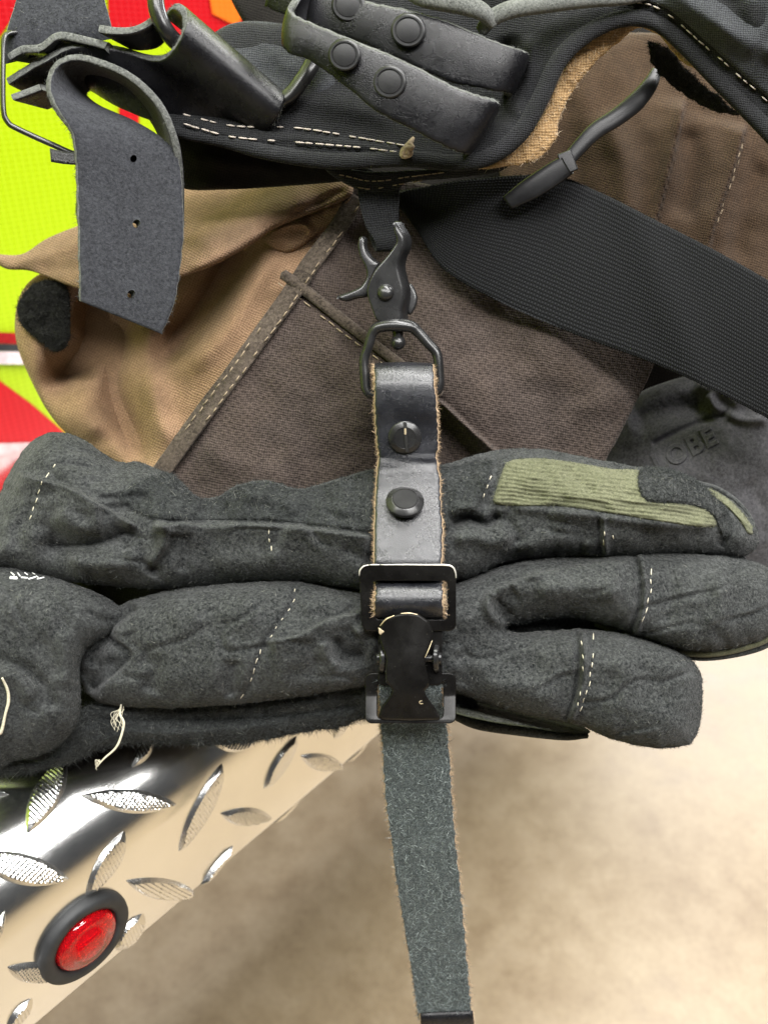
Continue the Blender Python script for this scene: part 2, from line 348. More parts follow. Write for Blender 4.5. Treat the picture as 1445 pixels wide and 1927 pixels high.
# ------------------------------------------------------------------ materials
class M:
    def __init__(s, name):
        s.m = bpy.data.materials.new(name); s.m.use_nodes = True; s.t = s.m.node_tree; s.b = s.t.nodes['Principled BSDF']; s.L = s.t.links
    def n(s, typ, **kw):
        nd = s.t.nodes.new(typ)
        for k, v in kw.items():
            if k.startswith('i_'): nd.inputs[int(k[2:]) if k[2:].isdigit() else k[2:].replace('_', ' ')].default_value = v
            else: setattr(nd, k, v)
        return nd
    def lk(s, a, b): s.L.new(a, b)
    def coord(s, kind='Object', scale=(1, 1, 1), rot=(0, 0, 0)):
        tc = s.n('ShaderNodeTexCoord'); mp = s.n('ShaderNodeMapping'); mp.inputs['Scale'].default_value = scale; mp.inputs['Rotation'].default_value = rot
        s.lk(tc.outputs[kind], mp.inputs[0]); return mp.outputs[0]
    def noise(s, co, scale, detail=4, rough=.6, dist=0):
        nd = s.n('ShaderNodeTexNoise'); nd.inputs['Scale'].default_value = scale; nd.inputs['Detail'].default_value = detail; nd.inputs['Roughness'].default_value = rough; nd.inputs['Distortion'].default_value = dist
        s.lk(co, nd.inputs['Vector']); return nd.outputs['Fac']
    def wave(s, co, scale, dist=0, direction='X', dscale=1.0):
        nd = s.n('ShaderNodeTexWave'); nd.bands_direction = direction; nd.inputs['Scale'].default_value = scale; nd.inputs['Distortion'].default_value = dist; nd.inputs['Detail Scale'].default_value = dscale; nd.inputs['Detail'].default_value = 2
        s.lk(co, nd.inputs['Vector']); return nd.outputs['Fac']
    def ramp(s, fac, stops):
        nd = s.n('ShaderNodeValToRGB'); cr = nd.color_ramp
        while len(cr.elements) < len(stops): cr.elements.new(0.5)
        for e, (p, c) in zip(cr.elements, stops): e.position = p; e.color = (*c, 1) if len(c) == 3 else c
        s.lk(fac, nd.inputs[0]); return nd.outputs[0]
    def math(s, op, a, b=None, v=0.5):
        nd = s.n('ShaderNodeMath'); nd.operation = op; s.lk(a, nd.inputs[0])
        if b is not None: s.lk(b, nd.inputs[1])
        else: nd.inputs[1].default_value = v
        return nd.outputs[0]
    def mix(s, fac, a, b, mode='MIX'):
        nd = s.n('ShaderNodeMix'); nd.data_type = 'RGBA'; nd.blend_type = mode
        for sock, v in ((nd.inputs[0], fac), (nd.inputs[6], a), (nd.inputs[7], b)):
            if isinstance(v, (int, float)): sock.default_value = v
            elif isinstance(v, tuple): sock.default_value = (*v, 1)
            else: s.lk(v, sock)
        return nd.outputs[2]
    def bump(s, h, dist, st=1.0, prev=None):
        nd = s.n('ShaderNodeBump'); nd.inputs['Distance'].default_value = dist; nd.inputs['Strength'].default_value = st; s.lk(h, nd.inputs['Height'])
        if prev is not None: s.lk(prev, nd.inputs['Normal'])
        return nd.outputs[0]
    def fin(s, col=None, rough=None, nor=None, **kw):
        if col is not None:
            if isinstance(col, tuple): s.b.inputs['Base Color'].default_value = (*col, 1)
            else: s.lk(col, s.b.inputs['Base Color'])
        if rough is not None:
            if isinstance(rough, (int, float)): s.b.inputs['Roughness'].default_value = rough
            else: s.lk(rough, s.b.inputs['Roughness'])
        if nor is not None: s.lk(nor, s.b.inputs['Normal'])
        for k, v in kw.items():
            s.b.inputs[k.replace('_', ' ')].default_value = (*v, 1) if isinstance(v, tuple) else v
        return s.m

def mat_suede(name, lo, hi, grain=1400, bd=0.0004, dusty=0.3):
    m = M(name); co = m.coord(); a = m.noise(co, grain, 5, .7, .6); b = m.noise(co, 55, 5, .62); c = m.noise(co, 330, 3, .6)
    col = m.ramp(a, [(.36, lo), (.64, hi)]); col = m.mix(m.ramp(m.noise(co, 420, 4, .7), [(.3, (.45, .45, .45)), (.5, (0, 0, 0))]), col, tuple(x*.7 for x in lo)); col = m.mix(m.math('MULTIPLY', m.ramp(b, [(.45, (0, 0, 0)), (.75, (1, 1, 1))]), v=dusty), col, tuple(x*1.5 for x in hi))
    nr = m.bump(a, bd, .9); nr = m.bump(c, bd*1.6, .5, nr)
    return m.fin(col, .95, nr, Sheen_Weight=.12, Sheen_Roughness=.4, Specular_IOR_Level=.12)
def mat_fibre(name, stops):
    m = M(name); g = m.n('ShaderNodeNewGeometry'); col = m.ramp(g.outputs['Random Per Island'], stops); return m.fin(col, .9, Specular_IOR_Level=.15)
def mat_leather(name, col, rough=.36, grain=900, bd=.00025, creases=0.0, spec=.5):
    m = M(name); co = m.coord(); vo = m.n('ShaderNodeTexVoronoi'); vo.inputs['Scale'].default_value = grain; vo.feature = 'DISTANCE_TO_EDGE'
    wob = m.n('ShaderNodeTexNoise'); wob.inputs['Scale'].default_value = grain*.7; m.lk(co, wob.inputs['Vector'])
    sc = m.n('ShaderNodeVectorMath'); sc.operation = 'SCALE'; sc.inputs['Scale'].default_value = 1.1/grain; m.lk(wob.outputs['Color'], sc.inputs[0])
    ad = m.n('ShaderNodeVectorMath'); ad.operation = 'ADD'; m.lk(co, ad.inputs[0]); m.lk(sc.outputs[0], ad.inputs[1]); m.lk(ad.outputs[0], vo.inputs['Vector'])
    e = m.ramp(vo.outputs['Distance'], [(0, (0, 0, 0)), (.16, (1, 1, 1))]); big = m.noise(co, 120, 4, .6)
    nr = m.bump(e, bd, 1.0); nr = m.bump(m.noise(co, grain*1.6, 4, .7), bd*1.3, .9, nr); nr = m.bump(big, bd*5, .5, nr)
    if creases:
        cu = m.coord('UV', (9, .7, 1)); cr = m.noise(cu, 3.0, 5, .7, .8); nr = m.bump(m.ramp(cr, [(.42, (0, 0, 0)), (.52, (1, 1, 1))]), bd*2.5, creases, nr)
    c = m.mix(m.ramp(m.noise(co, 70, 5, .7), [(.4, (0, 0, 0)), (.75, (.9, .9, .9))]), col, tuple(x*2.6+.006 for x in col)); c = m.mix(m.ramp(m.noise(co, 420, 3, .7), [(.62, (0, 0, 0)), (.8, (.5, .5, .5))]), c, tuple(x*5 for x in col))
    r = m.math('ADD', m.math('MULTIPLY', big, v=.3), v=rough-.15)
    return m.fin(c, r, nr, Specular_IOR_Level=spec)
def mat_cloth(name, lo, hi, rib=0.0, per=6.0, rot=0.6, bd=.0002, dirt=None, dirt_amt=.5):
    m = M(name); u = m.coord('UV', (1, 1, 1), (0, 0, rot)); nz = m.n('ShaderNodeTexNoise'); nz.inputs['Scale'].default_value = 3.5; nz.inputs['Detail'].default_value = 3; m.lk(u, nz.inputs['Vector'])
    sc = m.n('ShaderNodeVectorMath'); sc.operation = 'SCALE'; sc.inputs['Scale'].default_value = .11; m.lk(nz.outputs['Color'], sc.inputs[0]); ad = m.n('ShaderNodeVectorMath'); m.lk(u, ad.inputs[0]); m.lk(sc.outputs[0], ad.inputs[1])
    sx = m.n('ShaderNodeSeparateXYZ'); m.lk(ad.outputs[0], sx.inputs[0])
    def weave(p, ph=0):
        k = 2*math.pi/(p/100); a = m.math('SINE', m.math('MULTIPLY', sx.outputs[0], v=k)); b = m.math('SINE', m.math('MULTIPLY', sx.outputs[1], v=k)); return m.math('ADD', m.math('MULTIPLY', m.math('MULTIPLY', a, b), v=.5), v=.5)
    wv = weave(per); fine = m.noise(u, 100/per*1.3, 5, .78); co = m.coord(); big = m.noise(co, 28, 6, .65)
    t = m.math('ADD', m.math('MULTIPLY', wv, v=.34), m.math('MULTIPLY', fine, v=.66)); col = m.ramp(t, [(.28, lo), (.76, hi)])
    col = m.mix(m.ramp(m.noise(co, 160, 4, .7), [(.35, (.35, .35, .35)), (.6, (0, 0, 0))]), col, lo)
    if dirt: col = m.mix(m.math('MULTIPLY', m.ramp(big, [(.42, (0, 0, 0)), (.68, (1, 1, 1))]), v=dirt_amt), col, dirt)
    nr = m.bump(wv, bd, .9); nr = m.bump(fine, bd*1.4, .8, nr)
    if rib:
        k = 2*math.pi/.115; a = m.math('SINE', m.math('MULTIPLY', sx.outputs[0], v=k)); b = m.math('SINE', m.math('MULTIPLY', sx.outputs[1], v=k)); rb = m.math('ADD', m.math('MULTIPLY', m.math('MAXIMUM', a, b), v=.5), v=.5)
        msk = m.ramp(m.noise(co, 14, 2, .5), [(.35, (.25, .25, .25)), (.6, (1, 1, 1))]); nr = m.bump(rb, bd*2.2, rib, nr); col = m.mix(m.math('MULTIPLY', m.math('MULTIPLY', m.ramp(rb, [(.3, (1, 1, 1)), (.8, (0, 0, 0))]), v=rib*1.2), msk), col, lo)
    return m.fin(col, .93, nr, Sheen_Weight=.06, Specular_IOR_Level=.12)
def mat_coat(name, col, rough=.35, speck=True, spec=.5):
    m = M(name); co = m.coord(); a = m.noise(co, 1800, 3, .6); b = m.noise(co, 90, 5, .65)
    nr = m.bump(a, .00006, .35); c = m.mix(m.ramp(b, [(.4, (0, 0, 0)), (.8, (1, 1, 1))]), col, tuple(x*1.8+.004 for x in col))
    if speck: c = m.mix(m.ramp(m.noise(co, 2300, 2, .5), [(.76, (0, 0, 0)), (.79, (.7, .7, .7))]), c, (.22, .21, .19))
    r = m.math('ADD', m.math('MULTIPLY', b, v=.25), v=rough-.12); return m.fin(c, r, nr, Specular_IOR_Level=spec)

SUEDE = mat_suede('suede_charcoal', (.007, .0083, .009), (.070, .073, .072), 950, .0006)
SUEDE2 = mat_suede('suede_rough_charcoal', (.011, .0125, .013), (.060, .064, .063), 1000, .0005)
FIB = mat_fibre('suede_nap', [(0, (.016, .018, .019)), (.5, (.048, .052, .052)), (.96, (.085, .09, .088)), (1, (.25, .25, .22))])
LEA = mat_leather('black_leather', (.009, .0095, .012), .26, 1500, .00003, 0, spec=.6)
LEA_DK = mat_leather('worn_black_leather', (.005, .005, .0062), .27, 1500, .00003, .1, spec=.32)
FLESH = mat_suede('leather_flesh_side', (.030, .036, .037), (.145, .168, .168), 1500, .0004, .2)
FLESHF = mat_fibre('flesh_fibres', [(0, (.035, .042, .044)), (.6, (.14, .165, .165)), (1, (.34, .38, .37))])
FLESH_DK = mat_suede('leather_back_dark', (.020, .021, .025), (.052, .054, .062), 1100, .0004, .2)
EDGE = mat_suede('raw_leather_edge', (.30, .205, .12), (.58, .44, .30), 1300, .0004, .2)
EDGEF = mat_fibre('raw_edge_fibres', [(0, (.35, .25, .16)), (.6, (.58, .46, .33)), (1, (.70, .58, .42))])
EDGE_G = mat_suede('grey_leather_edge', (.055, .058, .055), (.17, .175, .165), 1300, .0004, .3)
BROWN = mat_cloth('brown_canvas', (.022, .0172, .015), (.128, .099, .086), .38, 6.5, .62, .00025, (.12, .088, .068), .3)
BROWN2 = mat_cloth('brown_canvas_shaded', (.020, .012, .007), (.085, .052, .030), 0, 6.5, .5, .0003)  # plain weave; shade on the upper-right folds is darkened into the base colour
TAN2 = mat_cloth('tan_canvas_worn', (.16, .098, .058), (.43, .275, .175), 0, 6.5, .35, .0004, (.15, .105, .07), .5)
TAN = mat_cloth('tan_canvas', (.20, .122, .068), (.57, .365, .222), 0, 6.5, .35, .0004, (.22, .145, .09), .4)
TANB = mat_cloth('tan_backing', (.30, .18, .08), (.60, .41, .21), 0, 7.5, .8, .0004)
BLK = mat_cloth('black_canvas', (.003, .0033, .004), (.034, .035, .038), 0, 6.0, .7, .0004)
GREYC = mat_cloth('grey_lit_canvas', (.014, .015, .018), (.085, .090, .098), 0, 6.0, .7, .0004)  # greyer copy of the black canvas: dust, plus light put into the colour
SEAMB = mat_suede('seam_tape', (.028, .022, .018), (.125, .100, .080), 800, .0005, .4)
def mat_webbing():
    m = M('black_webbing'); u = m.coord('UV', (1, 1, 1)); a = m.wave(u, 4.2, 1.2, 'Y', 1.2); b = m.wave(u, 6.0, 2.2, 'X', 1.5); f = m.noise(u, 60, 3, .6)
    t = m.math('MULTIPLY', a, b); t2 = m.math('ADD', t, m.math('MULTIPLY', f, v=.45)); col = m.ramp(t2, [(.1, (.002, .0022, .0024)), (.95, (.019, .020, .022))])
    nr = m.bump(t2, .0005, .8); return m.fin(col, .8, nr, Specular_IOR_Level=.15)
WEB = mat_webbing()
METAL = mat_coat('black_oxide_metal', (.014, .014, .0145), .25, False, .5)
METAL.node_tree.nodes['Principled BSDF'].inputs['Metallic'].default_value = .12
PAINT = mat_coat('black_lacquer', (.0045, .0042, .0040), .24, True, .2)
SNAPM = mat_coat('snap_enamel', (.008, .008, .009), .36, False, .35)
BARE = M('bare_brass_chip').fin((.75, .62, .42), .35, None, Metallic=.6)
PLASTIC = mat_coat('black_plastic', (.010, .010, .011), .38, False, .2)
RUBBER = mat_coat('black_rubber', (.020, .021, .022), .55, False, .4)
THREAD = mat_suede('cream_thread', (.42, .38, .28), (.78, .73, .58), 2500, .0002, .1)
THREADP = mat_suede('pale_thread', (.38, .33, .29), (.70, .62, .55), 2500, .0002, .1)
THREADT = mat_suede('tan_thread', (.24, .18, .12), (.45, .36, .25), 2500, .0002, .1)
WHITE = M('white_print').fin((.75, .76, .74), .8)
VELC = mat_suede('velcro_and_shadow_black', (.006, .006, .006), (.028, .028, .026), 900, .001, .05)
VELF = mat_fibre('velcro_and_lint_fibres', [(0, (.008, .008, .008)), (1, (.04, .04, .036))])
def mat_knit():
    m = M('olive_knit'); co = m.coord(); a = m.noise(co, 1500, 4, .7); b = m.noise(co, 60, 4, .6); u = m.coord('UV', (1, 1, 1))
    at = m.n('ShaderNodeAttribute'); at.attribute_name = 'rib'
    col = m.ramp(a, [(.3, (.066, .069, .042)), (.7, (.175, .178, .112))]); col = m.mix(m.math('MULTIPLY', m.ramp(b, [(.45, (0, 0, 0)), (.7, (1, 1, 1))]), v=.4), col, (.07, .076, .042))
    return m.fin(col, .95, m.bump(a, .0003, .7), Sheen_Weight=.1, Specular_IOR_Level=.1)
KNITD = mat_suede('soiled_shaded_knit', (.018, .021, .010), (.060, .066, .034), 900, .0006, .3); KNIT = mat_knit(); KNITF = mat_fibre('olive_fibres', [(0, (.07, .074, .045)), (.7, (.18, .185, .12)), (1, (.30, .31, .19))])  # first knit: soiled, and darkened to paint in the lower strip's shade
def mat_alu():
    m = M('polished_aluminium'); u = m.coord('UV', (1, 14, 1)); s = m.noise(u, 22, 5, .75); co = m.coord(); b = m.noise(co, 45, 5, .6); g = m.noise(co, 2600, 2, .6)
    r = m.math('ADD', m.math('MULTIPLY', s, v=.26), m.math('MULTIPLY', b, v=.14)); nr = m.bump(s, .00004, .3); nr = m.bump(b, .0006, .12, nr)
    col = m.ramp(m.noise(co, 20, 6, .7), [(.3, (.80, .80, .79)), (.7, (.90, .90, .885))]); return m.fin(col, r, nr, Metallic=1.0)
ALU = mat_alu()
def mat_lug():
    m = M('lug_aluminium'); co = m.coord(); b = m.noise(co, 500, 4, .7); nr = m.bump(b, .0003, .6); return m.fin((.80, .80, .79), .27, nr, Metallic=1.0)
LUG = mat_lug()
def mat_floor():
    m = M('sealed_concrete'); co = m.coord(); a = m.noise(co, 5.5, 6, .62, .3); b = m.noise(co, 22, 6, .65, .2); c = m.noise(co, 140, 4, .7); d = m.noise(co, 1.6, 3, .5)
    col = m.ramp(a, [(.30, (.235, .168, .100)), (.5, (.31, .235, .148)), (.70, (.375, .295, .195))]); col = m.mix(.5, col, m.ramp(b, [(.32, (.19, .135, .085)), (.5, (.31, .24, .158)), (.68, (.42, .34, .24))]))
    col = m.mix(.22, col, m.ramp(c, [(.3, (.12, .08, .045)), (.7, (.42, .33, .21))])); col = m.mix(m.ramp(b, [(.62, (0, 0, 0)), (.74, (.3, .3, .3))]), col, (.17, .10, .05))
    r = m.math('ADD', m.math('MULTIPLY', b, v=.25), v=.25); return m.fin(col, r, m.bump(c, .0006, .25), Specular_IOR_Level=.45)
def mat_tape(name, col):
    m = M(name); co = m.coord('Object'); a = m.wave(co, 95, 0, 'X'); b = m.wave(co, 95, 0, 'Z'); h = m.math('MAXIMUM', m.ramp(a, [(.9, (0, 0, 0)), (1, (1, 1, 1))]), m.ramp(b, [(.9, (0, 0, 0)), (1, (1, 1, 1))]))
    c = m.mix(m.math('MULTIPLY', h, v=.5), col, tuple(min(1, x*1.3+.03) for x in col)); return m.fin(c, .3, None, Coat_Weight=.4)
YEL = mat_tape('lime_reflective_tape', (.40, .55, .002)); RED = mat_tape('red_reflective_tape', (.50, .004, .009)); ORG = mat_tape('orange_reflective_tape', (.9, .16, .01))
DARK = mat_cloth('dark_cloth', (.005, .0045, .004), (.020, .017, .015), 0, 7, .5, .0002)

# ================================================================== FLOOR
def quad(name, pts, mat, parent=None): return mkmesh(name, np.array(pts, float), [tuple(range(len(pts)))], mat, None, None, False, parent, world=True, origin=np.zeros(3))
fl = quad('floor', [(-12, -2.5, 0), (12, -2.5, 0), (12, 14, 0), (-12, 14, 0)], mat_floor()); tag(fl, None, None, kind='structure')

# ================================================================== TRUCK REAR
truck = thing('fire_truck', 'truck rear step of bright diamond plate with red and lime striped panel behind', 'truck', (155, 1900, 0))
ED = np.array([0.1376, 0.158]); ED /= np.linalg.norm(ED); EN = np.array([ED[1], -ED[0]])      # along the step edge, outwards
E0 = np.array([0.0, 0.328]); HB, HT, BR = 0.330, 0.250, 0.030        # depth below the lens of the lower edge, of the tread
def plate_pt(u, s, lift=0.0):
    """u along the edge from E0, s = distance unrolled from the start of the bend: s<0 tread, then bend, then face"""
    u = np.asarray(u, float); s = np.asarray(s, float); q = math.pi/2*BR; fh = HB-HT-BR
    a = np.clip(s/BR, 0, math.pi/2); s3 = s-q-fh; hr = .004; a3 = np.clip(s3/hr, 0, 1.9)
    out = np.where(s < 0, s-BR, -BR+BR*np.sin(a)); dn = np.where(s < 0, HT, HT+BR*(1-np.cos(a)))+np.clip(s-q, 0, fh)
    out = out-hr*(1-np.cos(a3)); dn = dn+hr*np.sin(a3)
    no = np.where(s < 0, 0, np.sin(a)); nz = np.where(s < 0, 1, np.cos(a)); no2 = np.where(s3 > 0, np.cos(a3), no); nz2 = np.where(s3 > 0, -np.sin(a3), nz)
    out = out+no2*lift; dn = dn-nz2*lift
    xy = E0+u[..., None]*ED+out[..., None]*EN
    return np.stack([xy[..., 0], xy[..., 1], CAMZ-dn], -1)
def us_of_px(x, y):
    d = np.array([(x-722.5)/FPX, 0, 0.0]); v = -(y-963.5)/FPX; d = np.array([(x-722.5)/FPX, v*sp+cp, v*cp-sp])
    best = None; U = np.linspace(-.4, .25, 260); S = np.linspace(-.25, .12, 260)
    for _ in range(3):
        UU, SS = np.meshgrid(U, S, indexing='ij'); P = plate_pt(UU, SS); Q = P-np.array([0, 0, CAMZ]); t = (Q@d)/(d@d); e = np.linalg.norm(Q-t[..., None]*d, axis=-1)+t*1e-4
        i, j = np.unravel_index(e.argmin(), e.shape); du = U[1]-U[0]; ds = S[1]-S[0]; U = np.linspace(UU[i, j]-2*du, UU[i, j]+2*du, 60); S = np.linspace(SS[i, j]-2*ds, SS[i, j]+2*ds, 60)
    return UU[i, j], SS[i, j]
S_ = np.concatenate([np.linspace(-.36, 0, 8), np.linspace(0, math.pi/2*BR, 20)[1:], np.linspace(math.pi/2*BR, math.pi/2*BR+HB-HT-BR, 4)[1:], math.pi/2*BR+HB-HT-BR+np.linspace(0, .008, 8)[1:]])
U_ = np.linspace(-.75, .9, 40); UU, SS = np.meshgrid(U_, S_, indexing='ij'); Pp = plate_pt(UU, SS)
n1, n2 = UU.shape; V1 = Pp.reshape(-1, 3); V2 = plate_pt(UU, SS, -.003).reshape(-1, 3); k = n1*n2
F_ = [(i*n2+j, (i+1)*n2+j, (i+1)*n2+j+1, i*n2+j+1) for i in range(n1-1) for j in range(n2-1)]
F_ += [tuple(q+k for q in f[::-1]) for f in F_]; F_ += [(i*n2+n2-1, (i+1)*n2+n2-1, k+(i+1)*n2+n2-1, k+i*n2+n2-1) for i in range(n1-1)]
uvp = np.stack([UU.ravel()*10, SS.ravel()*10], 1)
mkmesh('step_plate', np.vstack([V1, V2]), F_, ALU, None, np.vstack([uvp, uvp]), True, truck, world=True)
lugs = [((50, 1572), (122, 1425), 48), ((148, 1498), (335, 1514), 40), ((335, 1605), (418, 1435), 34), ((413, 1531), (513, 1540), 32), ((495, 1487), (560, 1383), 22),
        ((564, 1422), (642, 1438), 30), ((628, 1392), (652, 1340), 16), ((520, 1560), (582, 1478), 17), ((660, 1450), (700, 1385), 14), ((-60, 1610), (133, 1656), 52),
        ((160, 1688), (235, 1562), 34), ((235, 1657), (360, 1663), 38), ((378, 1676), (440, 1590), 17), ((218, 1792), (271, 1718), 17), ((12, 1820), (120, 1838), 38),
        ((10, 1940), (62, 1877), 20), ((-30, 1800), (10, 1712), 20), ((246, 1446), (290, 1385), 26), ((-90, 1485), (20, 1496), 20), ((640, 1345), (720, 1352), 24), ((395, 1395), (480, 1400), 30)]
LV, LF, LU, off = [], [], [], 0
for a, b, wpx in lugs:
    A = np.array(us_of_px(*a)); B = np.array(us_of_px(*b)); mx, my = (a[0]+b[0])/2, (a[1]+b[1])/2; dx, dy = b[0]-a[0], b[1]-a[1]; l = math.hypot(dx, dy)
    C = np.array(us_of_px(mx-dy/l*wpx/2, my+dx/l*wpx/2)); D = np.array(us_of_px(mx+dy/l*wpx/2, my-dx/l*wpx/2)); ax = B-A; la = np.linalg.norm(ax); ax /= la; pr = np.array([-ax[1], ax[0]])
    hw = max(.0024, min(.0070, abs((D-C)@pr)*.60)); nn, mm = 75, 25; nr_ = la/.0016
    for i in range(nn):
        t = i/(nn-1); w = hw*(1-(2*t-1)**2)**0.95; bow = .10*hw*(1-(2*t-1)**2)
        for j in range(mm):
            s = j/(mm-1)*2-1; q = (A+ax*la*t)+pr*(w*s+bow); top = min(1, (1-abs(s))*w/.0016); top = min(top, min(t, 1-t)*la/.004); top = max(0, top)
            rg_ = (abs(math.sin(math.pi*(t*nr_+s*w/.0030)))**.6)*.00050*(1 if top >= 1 else 0)-(.0005*(1-s*s) if top >= 1 else 0); h = -0.0006+.0026*top**.8-rg_
            LV.append(plate_pt(q[0], q[1], h)); LU.append((la*t*100, w*s*100))
    for i in range(nn-1):
        for j in range(mm-1): LF.append((off+i*mm+j, off+i*mm+j+1, off+(i+1)*mm+j+1, off+(i+1)*mm+j))
    off += nn*mm
lg = mkmesh('tread_lugs', np.array(LV), LF, LUG, None, np.array(LU), True, truck, world=True); lg.data.set_sharp_from_angle(angle=R(22))

# panel behind, with its stripes and painted-on reflections from the tread
PS = .33; QN = -EN
def on_panel(x, y, lift=0.0):
    v = -(y-963.5)/FPX; d = np.array([(x-722.5)/FPX, v*sp+cp, v*cp-sp]); t = (QN@E0+PS-lift)/(QN@d[:2]); return np.array([d[0]*t, d[1]*t, CAMZ+d[2]*t])
def panel_poly(name, pts, mat, lift):
    A = [on_panel(x, y, lift) for x, y in pts]; B = [on_panel(x, y, lift-.0004) for x, y in pts]; n = len(pts)
    F = [tuple(range(n)), tuple(range(2*n-1, n-1, -1))]+[(i, (i+1) % n, n+(i+1) % n, n+i) for i in range(n)]
    return mkmesh(name, np.array(A+B), F, mat, None, None, False, truck, world=True)
c0 = E0-EN*PS; Pn = []
for dep in (0, .02):
    for u, z in ((-1.8, .25), (1.2, .25), (1.2, 2.2), (-1.8, 2.2)):
        q = c0-EN*dep+ED*u; Pn.append((q[0], q[1], z))
mkmesh('rear_panel', np.array(Pn), [(0, 1, 2, 3), (7, 6, 5, 4), (0, 4, 5, 1), (1, 5, 6, 2), (2, 6, 7, 3), (3, 7, 4, 0)], YEL, None, None, False, truck, world=True)
panel_poly('chevron_or_reflection', [(-300, 300), (0, 68), (45, 0), (90, -120), (-300, -120)], RED, .0012)
panel_poly('chevron_or_reflection', [(200, -120), (500, -120), (500, 75), (205, 60)], RED, .0012)
panel_poly('chevron_or_reflection', [(224, 200), (262, 196), (262, 240), (224, 232)], RED, .0012)
panel_poly('chevron_or_reflection', [(385, -60), (470, -60), (450, 50), (400, 25)], ORG, .0024)
panel_poly('chevron_or_reflection', [(-200, 712), (0, 716), (60, 760), (120, 812), (300, 1100), (-200, 1100)], RED, .0012)  # red mirrored in the tread, painted onto the panel as a stripe
panel_poly('trim_or_reflection', [(-200, 618), (200, 632), (200, 652), (-200, 640)], mat_coat('dark_red_paint', (.28, .01, .012), .2, False), .0024)
panel_poly('trim_or_reflection', [(-200, 640.5), (200, 652.5), (200, 664), (-200, 656)], RUBBER, .0024)
panel_poly('trim_or_reflection', [(-200, 657), (200, 665), (200, 686), (-200, 684)], mat_coat('silver_trim', (.62, .5, .52), .3, False), .0024)
panel_poly('trim_or_reflection', [(-200, 838), (300, 828), (300, 1150), (-200, 1150)], mat_coat('pale_reflection', (.5, .36, .36), .3, False), .0026)  # pinkish shine of the tread, painted as a band on the panel
# red marker lamp in its rubber ring, set in the face
ml = sub(truck, 'marker_light'); uc, sc_ = us_of_px(156, 1761)
def face_lathe(name, prof, mat, seg=64, rip=0.0):
    c = plate_pt(uc, sc_); n = np.array([EN[0], EN[1], 0]); a = np.array([ED[0], ED[1], 0]); b = np.array([0, 0, 1.0]); th = np.linspace(0, 2*np.pi, seg, endpoint=False); V = []
    for r, z in prof: V.append(c+n*(z+rip*np.sin(th*22)*(r > RG*.36)*(r < RG*.62))[:, None]+r*(np.cos(th)[:, None]*a+np.sin(th)[:, None]*b))
    F = [(i*seg+j, i*seg+(j+1) % seg, (i+1)*seg+(j+1) % seg, (i+1)*seg+j) for i in range(len(prof)-1) for j in range(seg)]
    return mkmesh(name, np.vstack(V), F, mat, None, np.vstack(V)[:, :2], True, ml, world=True)
RG = .0192
face_lathe('rubber_grommet', [(.0001, -.004), (RG*.8, -.004), (RG, -.001), (RG*1.0, .0012), (RG*.97, .0032), (RG*.9, .0042), (RG*.78, .0042), (RG*.70, .0034), (RG*.68, .002), (RG*.66, -.001), (.0001, -.001)], RUBBER)
m = M('red_lens'); co = m.coord(); LENS = m.fin((.95, .01, .02), .06, None, Transmission_Weight=.75, IOR=1.45, Coat_Weight=.5)
m = M('red_reflector'); co = m.coord(); w1 = m.wave(co, 420, 0, 'Z'); w2 = m.wave(co, 420, 0, 'X'); REFL = m.fin((.62, .006, .012), .22, m.bump(m.math('ADD', w1, w2), .0005, .9), Metallic=.6, Coat_Weight=.6)
face_lathe('reflector', [(.0001, .0012), (RG*.30, .0012), (RG*.34, .0022), (RG*.40, .0008), (RG*.48, .0018), (RG*.55, .0008), (RG*.60, .0016), (RG*.64, .0004)], REFL, 176, .0007)
face_lathe('lens', [(RG*.665, .001), (RG*.66, .0034), (RG*.60, .0050), (RG*.5, .0058), (RG*.38, .0061), (RG*.34, .0074), (RG*.2, .0082), (.0001, .0085)], LENS)

# ================================================================== TROUSERS (brown and tan canvas)
tr = thing('work_trousers', 'bunched brown and tan canvas trousers with black waistband, piled behind the gloves', 'trousers', (600, 950, -250))
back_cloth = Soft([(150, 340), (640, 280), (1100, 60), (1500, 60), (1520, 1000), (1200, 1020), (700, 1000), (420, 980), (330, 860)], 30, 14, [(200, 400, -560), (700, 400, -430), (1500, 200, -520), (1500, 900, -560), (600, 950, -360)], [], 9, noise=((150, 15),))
back_cloth.make('dark_backing', DARK, tr)  # added dark sheet, no real trouser part: keeps floor from showing through gaps
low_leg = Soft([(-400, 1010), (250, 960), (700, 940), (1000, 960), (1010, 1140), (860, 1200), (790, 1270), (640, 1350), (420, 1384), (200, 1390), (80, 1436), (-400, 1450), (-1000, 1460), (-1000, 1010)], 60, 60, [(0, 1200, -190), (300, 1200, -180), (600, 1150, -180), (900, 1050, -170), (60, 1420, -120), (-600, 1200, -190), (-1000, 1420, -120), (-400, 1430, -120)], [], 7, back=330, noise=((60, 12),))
low_leg.make('trouser_leg', DARK, tr)
